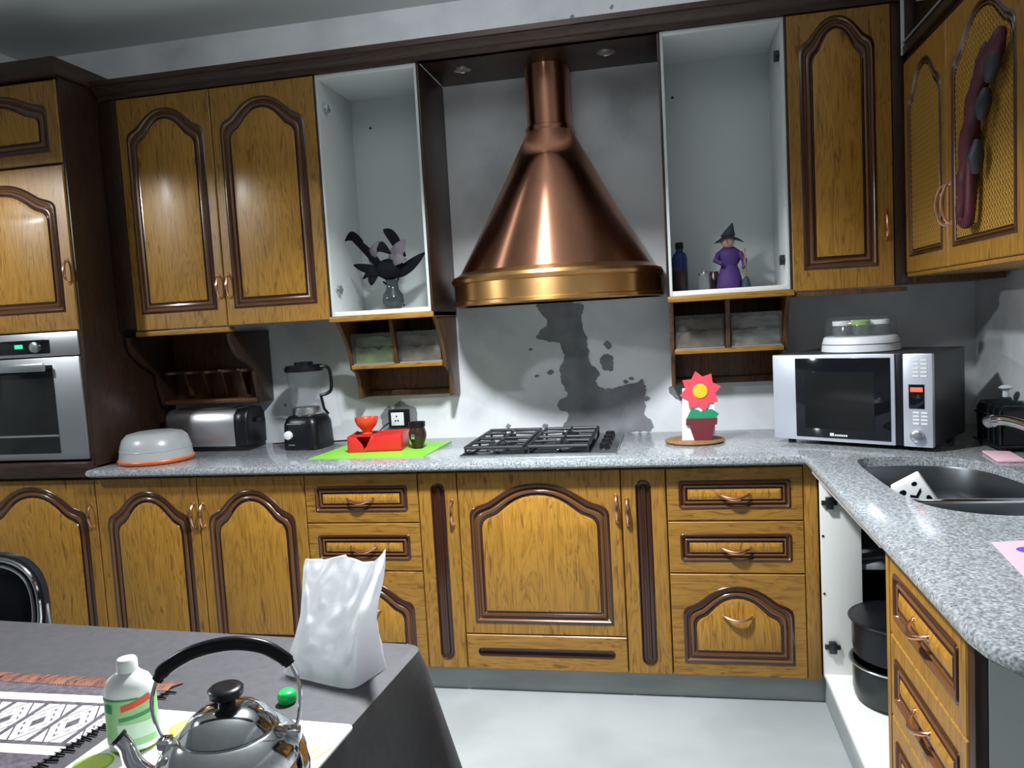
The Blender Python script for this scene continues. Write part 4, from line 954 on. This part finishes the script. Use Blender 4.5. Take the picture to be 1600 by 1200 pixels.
def runner_material():
    m = mat('runner_weave', (.1, .1, .1), .9); b = m.node_tree.nodes['Principled BSDF']
    tc = nd(m, 'TexCoord'); sp = nd(m, 'SeparateXYZ'); ln(m, tc.outputs['Object'], sp.inputs[0])
    def mth(op, a, c=None, d=None):
        n = nd(m, 'Math', operation=op)
        for i, q in enumerate((a, c, d)):
            if q is None: continue
            if isinstance(q, (int, float)): n.inputs[i].default_value = q
            else: ln(m, q, n.inputs[i])
        return n.outputs[0]
    X, Y = sp.outputs['X'], sp.outputs['Y']      # Y measured from the runner's centre line
    aY = mth('ABSOLUTE', Y)
    def band(lo, hi): return mth('MULTIPLY', mth('GREATER_THAN', aY, lo), mth('LESS_THAN', aY, hi))
    stripe = band(.071, .096)
    # tiles in the centre band
    u = mth('PINGPONG', X, .0345); un = mth('DIVIDE', u, .0345); vn = mth('DIVIDE', aY, .06)
    cell = mth('MULTIPLY', mth('LESS_THAN', aY, .060), mth('GREATER_THAN', un, .15))
    d = mth('ADD', mth('SUBTRACT', 1, un), vn)    # stepped diamonds
    st = mth('SNAP', d, .11)
    ringd = mth('MULTIPLY', mth('GREATER_THAN', st, .60), mth('LESS_THAN', st, .74))
    core = mth('LESS_THAN', st, .25)
    outer = mth('MULTIPLY', mth('GREATER_THAN', st, 1.05), mth('LESS_THAN', st, 1.18))
    dark = mth('MINIMUM', mth('ADD', mth('ADD', mth('MULTIPLY', ringd, mth('GREATER_THAN', mth('PINGPONG', aY, .008), .003)), core), outer), 1)
    white = mth('MAXIMUM', stripe, mth('MULTIPLY', cell, mth('SUBTRACT', 1, dark)))
    n = nd(m, 'TexNoise'); n.inputs['Scale'].default_value = 90; ln(m, tc.outputs['Object'], n.inputs['Vector'])
    r = ramp(m, [(.3, (.055, .045, .06)), (.7, (.13, .11, .135))]); ln(m, n.outputs['Fac'], r.inputs[0])
    mx = nd(m, 'MixRGB'); mx.inputs[2].default_value = (.78, .78, .78, 1); ln(m, white, mx.inputs[0]); ln(m, r.outputs[0], mx.inputs[1]); ln(m, mx.outputs[0], b.inputs['Base Color'])
runner_material()
def table_things():
    # woven runner
    t = thing('table_runner', 'woven table runner with black and white pattern and rust edging', 'table runner', (-.62, -2.237, ZTOP))
    T = lambda v: Vector((-.62+v[0], -2.237+v[1]-v[0]*.035, ZTOP+.0012+v[2]))
    R = lambda s: [(-.62+v[0], 0) for v in s]
    Lp = [[(-.55, -.155, 0), (.415, -.155, 0), (.435, .0, 0), (.475, .142, 0), (-.55, .142, 0)], [(-.55, -.155, .003), (.415, -.155, .003), (.435, .0, .003), (.475, .142, .003), (-.55, .142, .003)]]
    MB().loops(Lp).build('cloth', 'runner_weave', t, T, smooth=0)
    m = MB()
    for k in range(170):
        a = -.55+k*.00605; j = random.uniform(-.006, .006)
        m.tube([(a, .140, .002), (a+j*.5, .158, .004), (a+.012+j, .180, .001)], [.0026, .0024, .0014], 5)
    m.build('fringe', 'fringe', t, T)['kind'] = 'stuff'
    m = MB()
    for k in range(30):
        b = -.155+k*.0102; x = .415+(b+.155)/.155*.02 if b < 0 else .435+b/.142*.04
        m.tube([(x-.004, b, .002), (x+random.uniform(.012, .024), b+random.uniform(-.006, .002), .0015)], [.0022, .0014], 5)
    m.build('end_threads', 'black_plastic', t, T)['kind'] = 'stuff'
    # glass board with printed limes
    t = thing('cutting_board', 'glass cutting board printed with limes under the kettle', 'cutting board', (.07, -2.36, ZTOP))
    T = rot_T(.066, -2.195, ZTOP, -3.0)
    W = .395
    MB().prism(slot_rect(-W/2, W/2, -.36, 0, .012), 'z', .0035, .0085).build('glass_plate', 'white_paper', t, T, bevel=.001)
    for a in (-W/2+.03, W/2-.03):
        for b in (-.33, -.03): MB().lathe([(.008, 0), (.008, .0036)], (a, b, 0), 12).build('rubber_foot', 'black_plastic', t, T)
    for a, b, r in ((-.135, -.105, .038), (-.16, -.17, .03), (-.085, -.05, .026), (.10, -.115, .03), (-.02, -.19, .04), (.15, -.2, .035)):
        q = MB().lathe([(r, 0), (r*.9, .0004)], (a, b, .0086), 28).build('lime_print', 'lime_rind', t, T)
        MB().lathe([(r*.86, 0), (r*.8, .0003)], (a, b, .0091), 28).build('lime_flesh', 'lime_flesh', q, T)
    for k in range(3): MB().prism([(.125+k*.02, -.14), (.128+k*.02, -.14), (.155+k*.02, -.075), (.152+k*.02, -.075)], 'z', .0086, .009).build('stalk_print', 'lime_rind', t, T, smooth=0)
    # bottle
    zb = ZTOP+.0108; c = (-.070, -2.302, zb)
    t = thing('detergent_bottle', 'white plastic bottle with a green and red label beside the kettle', 'bottle', c)
    Tb = rot_T(*c, 20)
    MB().lathe([(.030, 0), (.037, .004), (.038, .012), (.038, .085), (.037, .10), (.031, .112), (.020, .120), (.0165, .124)], (0, 0, 0), 36, sy=.78).build('body', 'bottle_white', t, Tb, smooth=60)
    MB().lathe([(.0155, .123), (.0155, .139), (.0135, .143), (0, .144)], (0, 0, 0), 24, cap1=False).build('cap', 'bottle_white', t, Tb)
    def wrap(name, m, a0, a1, z0, z1, k=1.012, slope=0):
        L = []
        for z in (z0, z1):
            row = []
            nn = max(12, int(abs(a1-a0)/6))
            for i in range(nn+1):
                a = math.radians(a0+(a1-a0)*i/nn); row.append((.038*k*math.cos(a), .038*k*.78*math.sin(a), z+slope*i/nn))
            L.append(row)
        MB().loops(L, False, False, closed=False).build(name, m, t, Tb)
    wrap('label', 'label_green', 0, 359.9, .012, .086, 1.02); wrap('label_brand_band', 'label_red', 262, 330, .068, .078, 1.035, .012)
    wrap('label_swirl', 'label_deep', 255, 335, .052, .058, 1.035, .008); wrap('label_field', 'label_pale', 250, 338, .024, .048, 1.03)
    wrap('label_mark', 'label_deep', 215, 240, .066, .080, 1.035); wrap('label_edge', 'label_deep', 180, 300, .0855, .0875, 1.035)
    # kettle
    kx, ky, kz = .172, -2.415, zb
    t = thing('kettle', 'shiny steel kettle with a black handle and knob', 'kettle', (kx, ky, kz))
    K = rot_T(kx, ky, kz, 14)
    MB().lathe([(.0, 0), (.085, 0), (.098, .005), (.105, .022), (.106, .040), (.101, .060), (.092, .076), (.080, .089), (.068, .098), (.062, .101), (.058, .099)], (0, 0, 0), 56, cap0=False).build('body', 'chrome', t, K, smooth=70)
    ld = MB().lathe([(.061, .100), (.064, .103), (.061, .107), (.052, .118), (.040, .127), (.024, .133), (.010, .135), (0, .135)], (0, 0, 0), 48, cap1=False).build('lid', 'chrome', t, K, smooth=60)
    MB().lathe([(.012, .134), (.012, .139), (.016, .143), (.023, .148), (.024, .157), (.021, .160), (.012, .160), (0, .159)], (0, 0, 0), 28, cap1=False).build('knob', 'black_plastic', ld, K, smooth=50)
    P = catmull([(-.085, 0, .030), (-.112, 0, .036), (-.132, 0, .058), (-.141, 0, .086), (-.152, 0, .100)], 5, False)
    MB().tube(P, [.020-.009*min(1, i/14) for i in range(len(P))], 16).build('spout', 'chrome', t, K, smooth=70)
    MB().tube([P[-3], P[-1]], [.0125, .013], 16).build('spout_cap', 'enamel', t, K)
    H = [(-.090, 0, .176), (-.076, 0, .193), (-.038, 0, .212), (.012, 0, .220), (.055, 0, .212), (.082, 0, .194), (.090, 0, .184)]
    P = catmull(H, 5, False); n = len(P)
    MB().tube(P, [.0075 if 2 < i < n-3 else .006 for i in range(n)], 14, flat=1.35).build('grip', 'black_plastic', t, K, smooth=70)
    for sx in (-1, 1):
        h = H[0] if sx < 0 else H[-1]
        MB().tube(catmull([(h[0], 0, h[2]+.004), (sx*.101, 0, h[2]-.03), (sx*.097, 0, .110), (sx*.086, 0, .083)], 4, False), .0028, 8).build('handle_strap', 'chrome', t, K)
        MB().box(sx*.088-.009, sx*.088+.009, -.010, .010, .074, .094).build('handle_bracket', 'chrome', t, K, bevel=.003)
    # green cap on the cloth
    o = MB().lathe([(.012, 0), (.0155, .003), (.0165, .011), (.0155, .019), (.011, .0225), (0, .023)], (.104, -2.128, ZTOP), 24, cap1=False).build('bottle_cap', 'green_cap', None, smooth=50)
    tag(o, 'green plastic cap lying on the tablecloth in front of the white bag', 'cap')
    # plastic bag
    t = thing('plastic_bag', 'white plastic carrier bag standing on the dining table', 'bag', (.14, -2.0, ZTOP))
    T = rot_T(.140, -1.995, ZTOP, -18)
    L = []; N = 96
    for j in range(33):
        u = j/32; z = .212*u
        hw = .092+.008*math.exp(-(u/.12)**2)*0-.016*math.sin(PI*min(1, u/.95))**1.5+.004*u
        hd = .050*(1-u)**.8+.007
        cxx = -.006+.026*u
        row = []
        for k in range(N):
            a = 2*PI*k/N; e = 7.0-4.2*u**.7
            ca, sa = math.cos(a), math.sin(a)
            px = hw*math.copysign(abs(ca)**(2/e), ca); py = hd*math.copysign(abs(sa)**(2/e), sa)
            q = px+.35*(z-.12)*(1 if px < 0 else -1)
            fold = .010*abs(mnoise.noise(Vector((q*30, sa*1.5, z*5))))+.004*mnoise.noise(Vector((px*55, sa*2+3, z*35)))
            wr = min(1, u*5)*(fold-.003)
            zz = z
            if u > .72:
                v = (u-.72)/.28
                zz += v*v*(.034*max(0, px/hw)**6+.010*math.exp(-((px-.005)/.035)**2)-.006*max(0, -px/hw))
            row.append((cxx+px+(.010*max(0, px/hw)**4*max(0, u-.6)/.4), py+sa*wr*1.5+.016*u, zz))
        L.append(row)
    MB().loops(L, True, False).build('film', 'bag_plastic', t, T, smooth=80)
    MB().box(-.066, .062, -.030, .030, .003, .032).build('packet', 'print_grey', t, T, bevel=.012)
mat('lime_rind', (.38, .60, .02), .4); mat('lime_flesh', (.62, .80, .16), .4)
table_things()
# ------------------------------------------------------------------ chair behind the table
def chair():
    t = thing('dining_chair', 'black padded chair with chrome back rim behind the dining table', 'chair', (-1.16, -1.62, 0))
    cx, y = -1.185, -1.44
    T = rot_T(cx, y, 0, 4)
    def sup(w, h, n=40, e=2.6):
        out = []
        for k in range(n):
            a = 2*PI*k/n; c, s = math.cos(a), math.sin(a)
            out.append((w*math.copysign(abs(c)**(2/e), c), h*math.copysign(abs(s)**(2/e), s)))
        return out
    zc = .655
    MB().loops([[(a*k, yy, zc+b*k) for a, b in sup(.165, .155)] for k, yy in ((.90, -.016), (.99, -.012), (1.0, 0), (.99, .012), (.90, .016))]).build('backrest', 'black_vinyl', t, T, smooth=60)
    MB().tube([(a, -.017, zc+b) for a, b in sup(.150, .140)], .0065, 8, True).build('rim', 'chrome', t, T)
    MB().tube([(a, -.019, zc+b) for a, b in sup(.132, .122)], .0045, 8, True).build('rim', 'chrome', t, T)
    MB().loops([[(a, b-.145, z) for a, b in sup(w, d)] for w, d, z in ((.19, .12, .43), (.205, .135, .44), (.205, .135, .47), (.18, .11, .485))]).build('seat', 'black_vinyl', t, T, smooth=50)
    for sx in (-1, 1):
        MB().tube([(sx*.155, .0, zc), (sx*.165, .0, .45), (sx*.175, .04, 0)], .011, 10).build('leg', 'chrome', t, T)
        MB().tube([(sx*.165, -.25, .43), (sx*.17, -.27, 0)], .011, 10).build('leg', 'chrome', t, T)
chair()
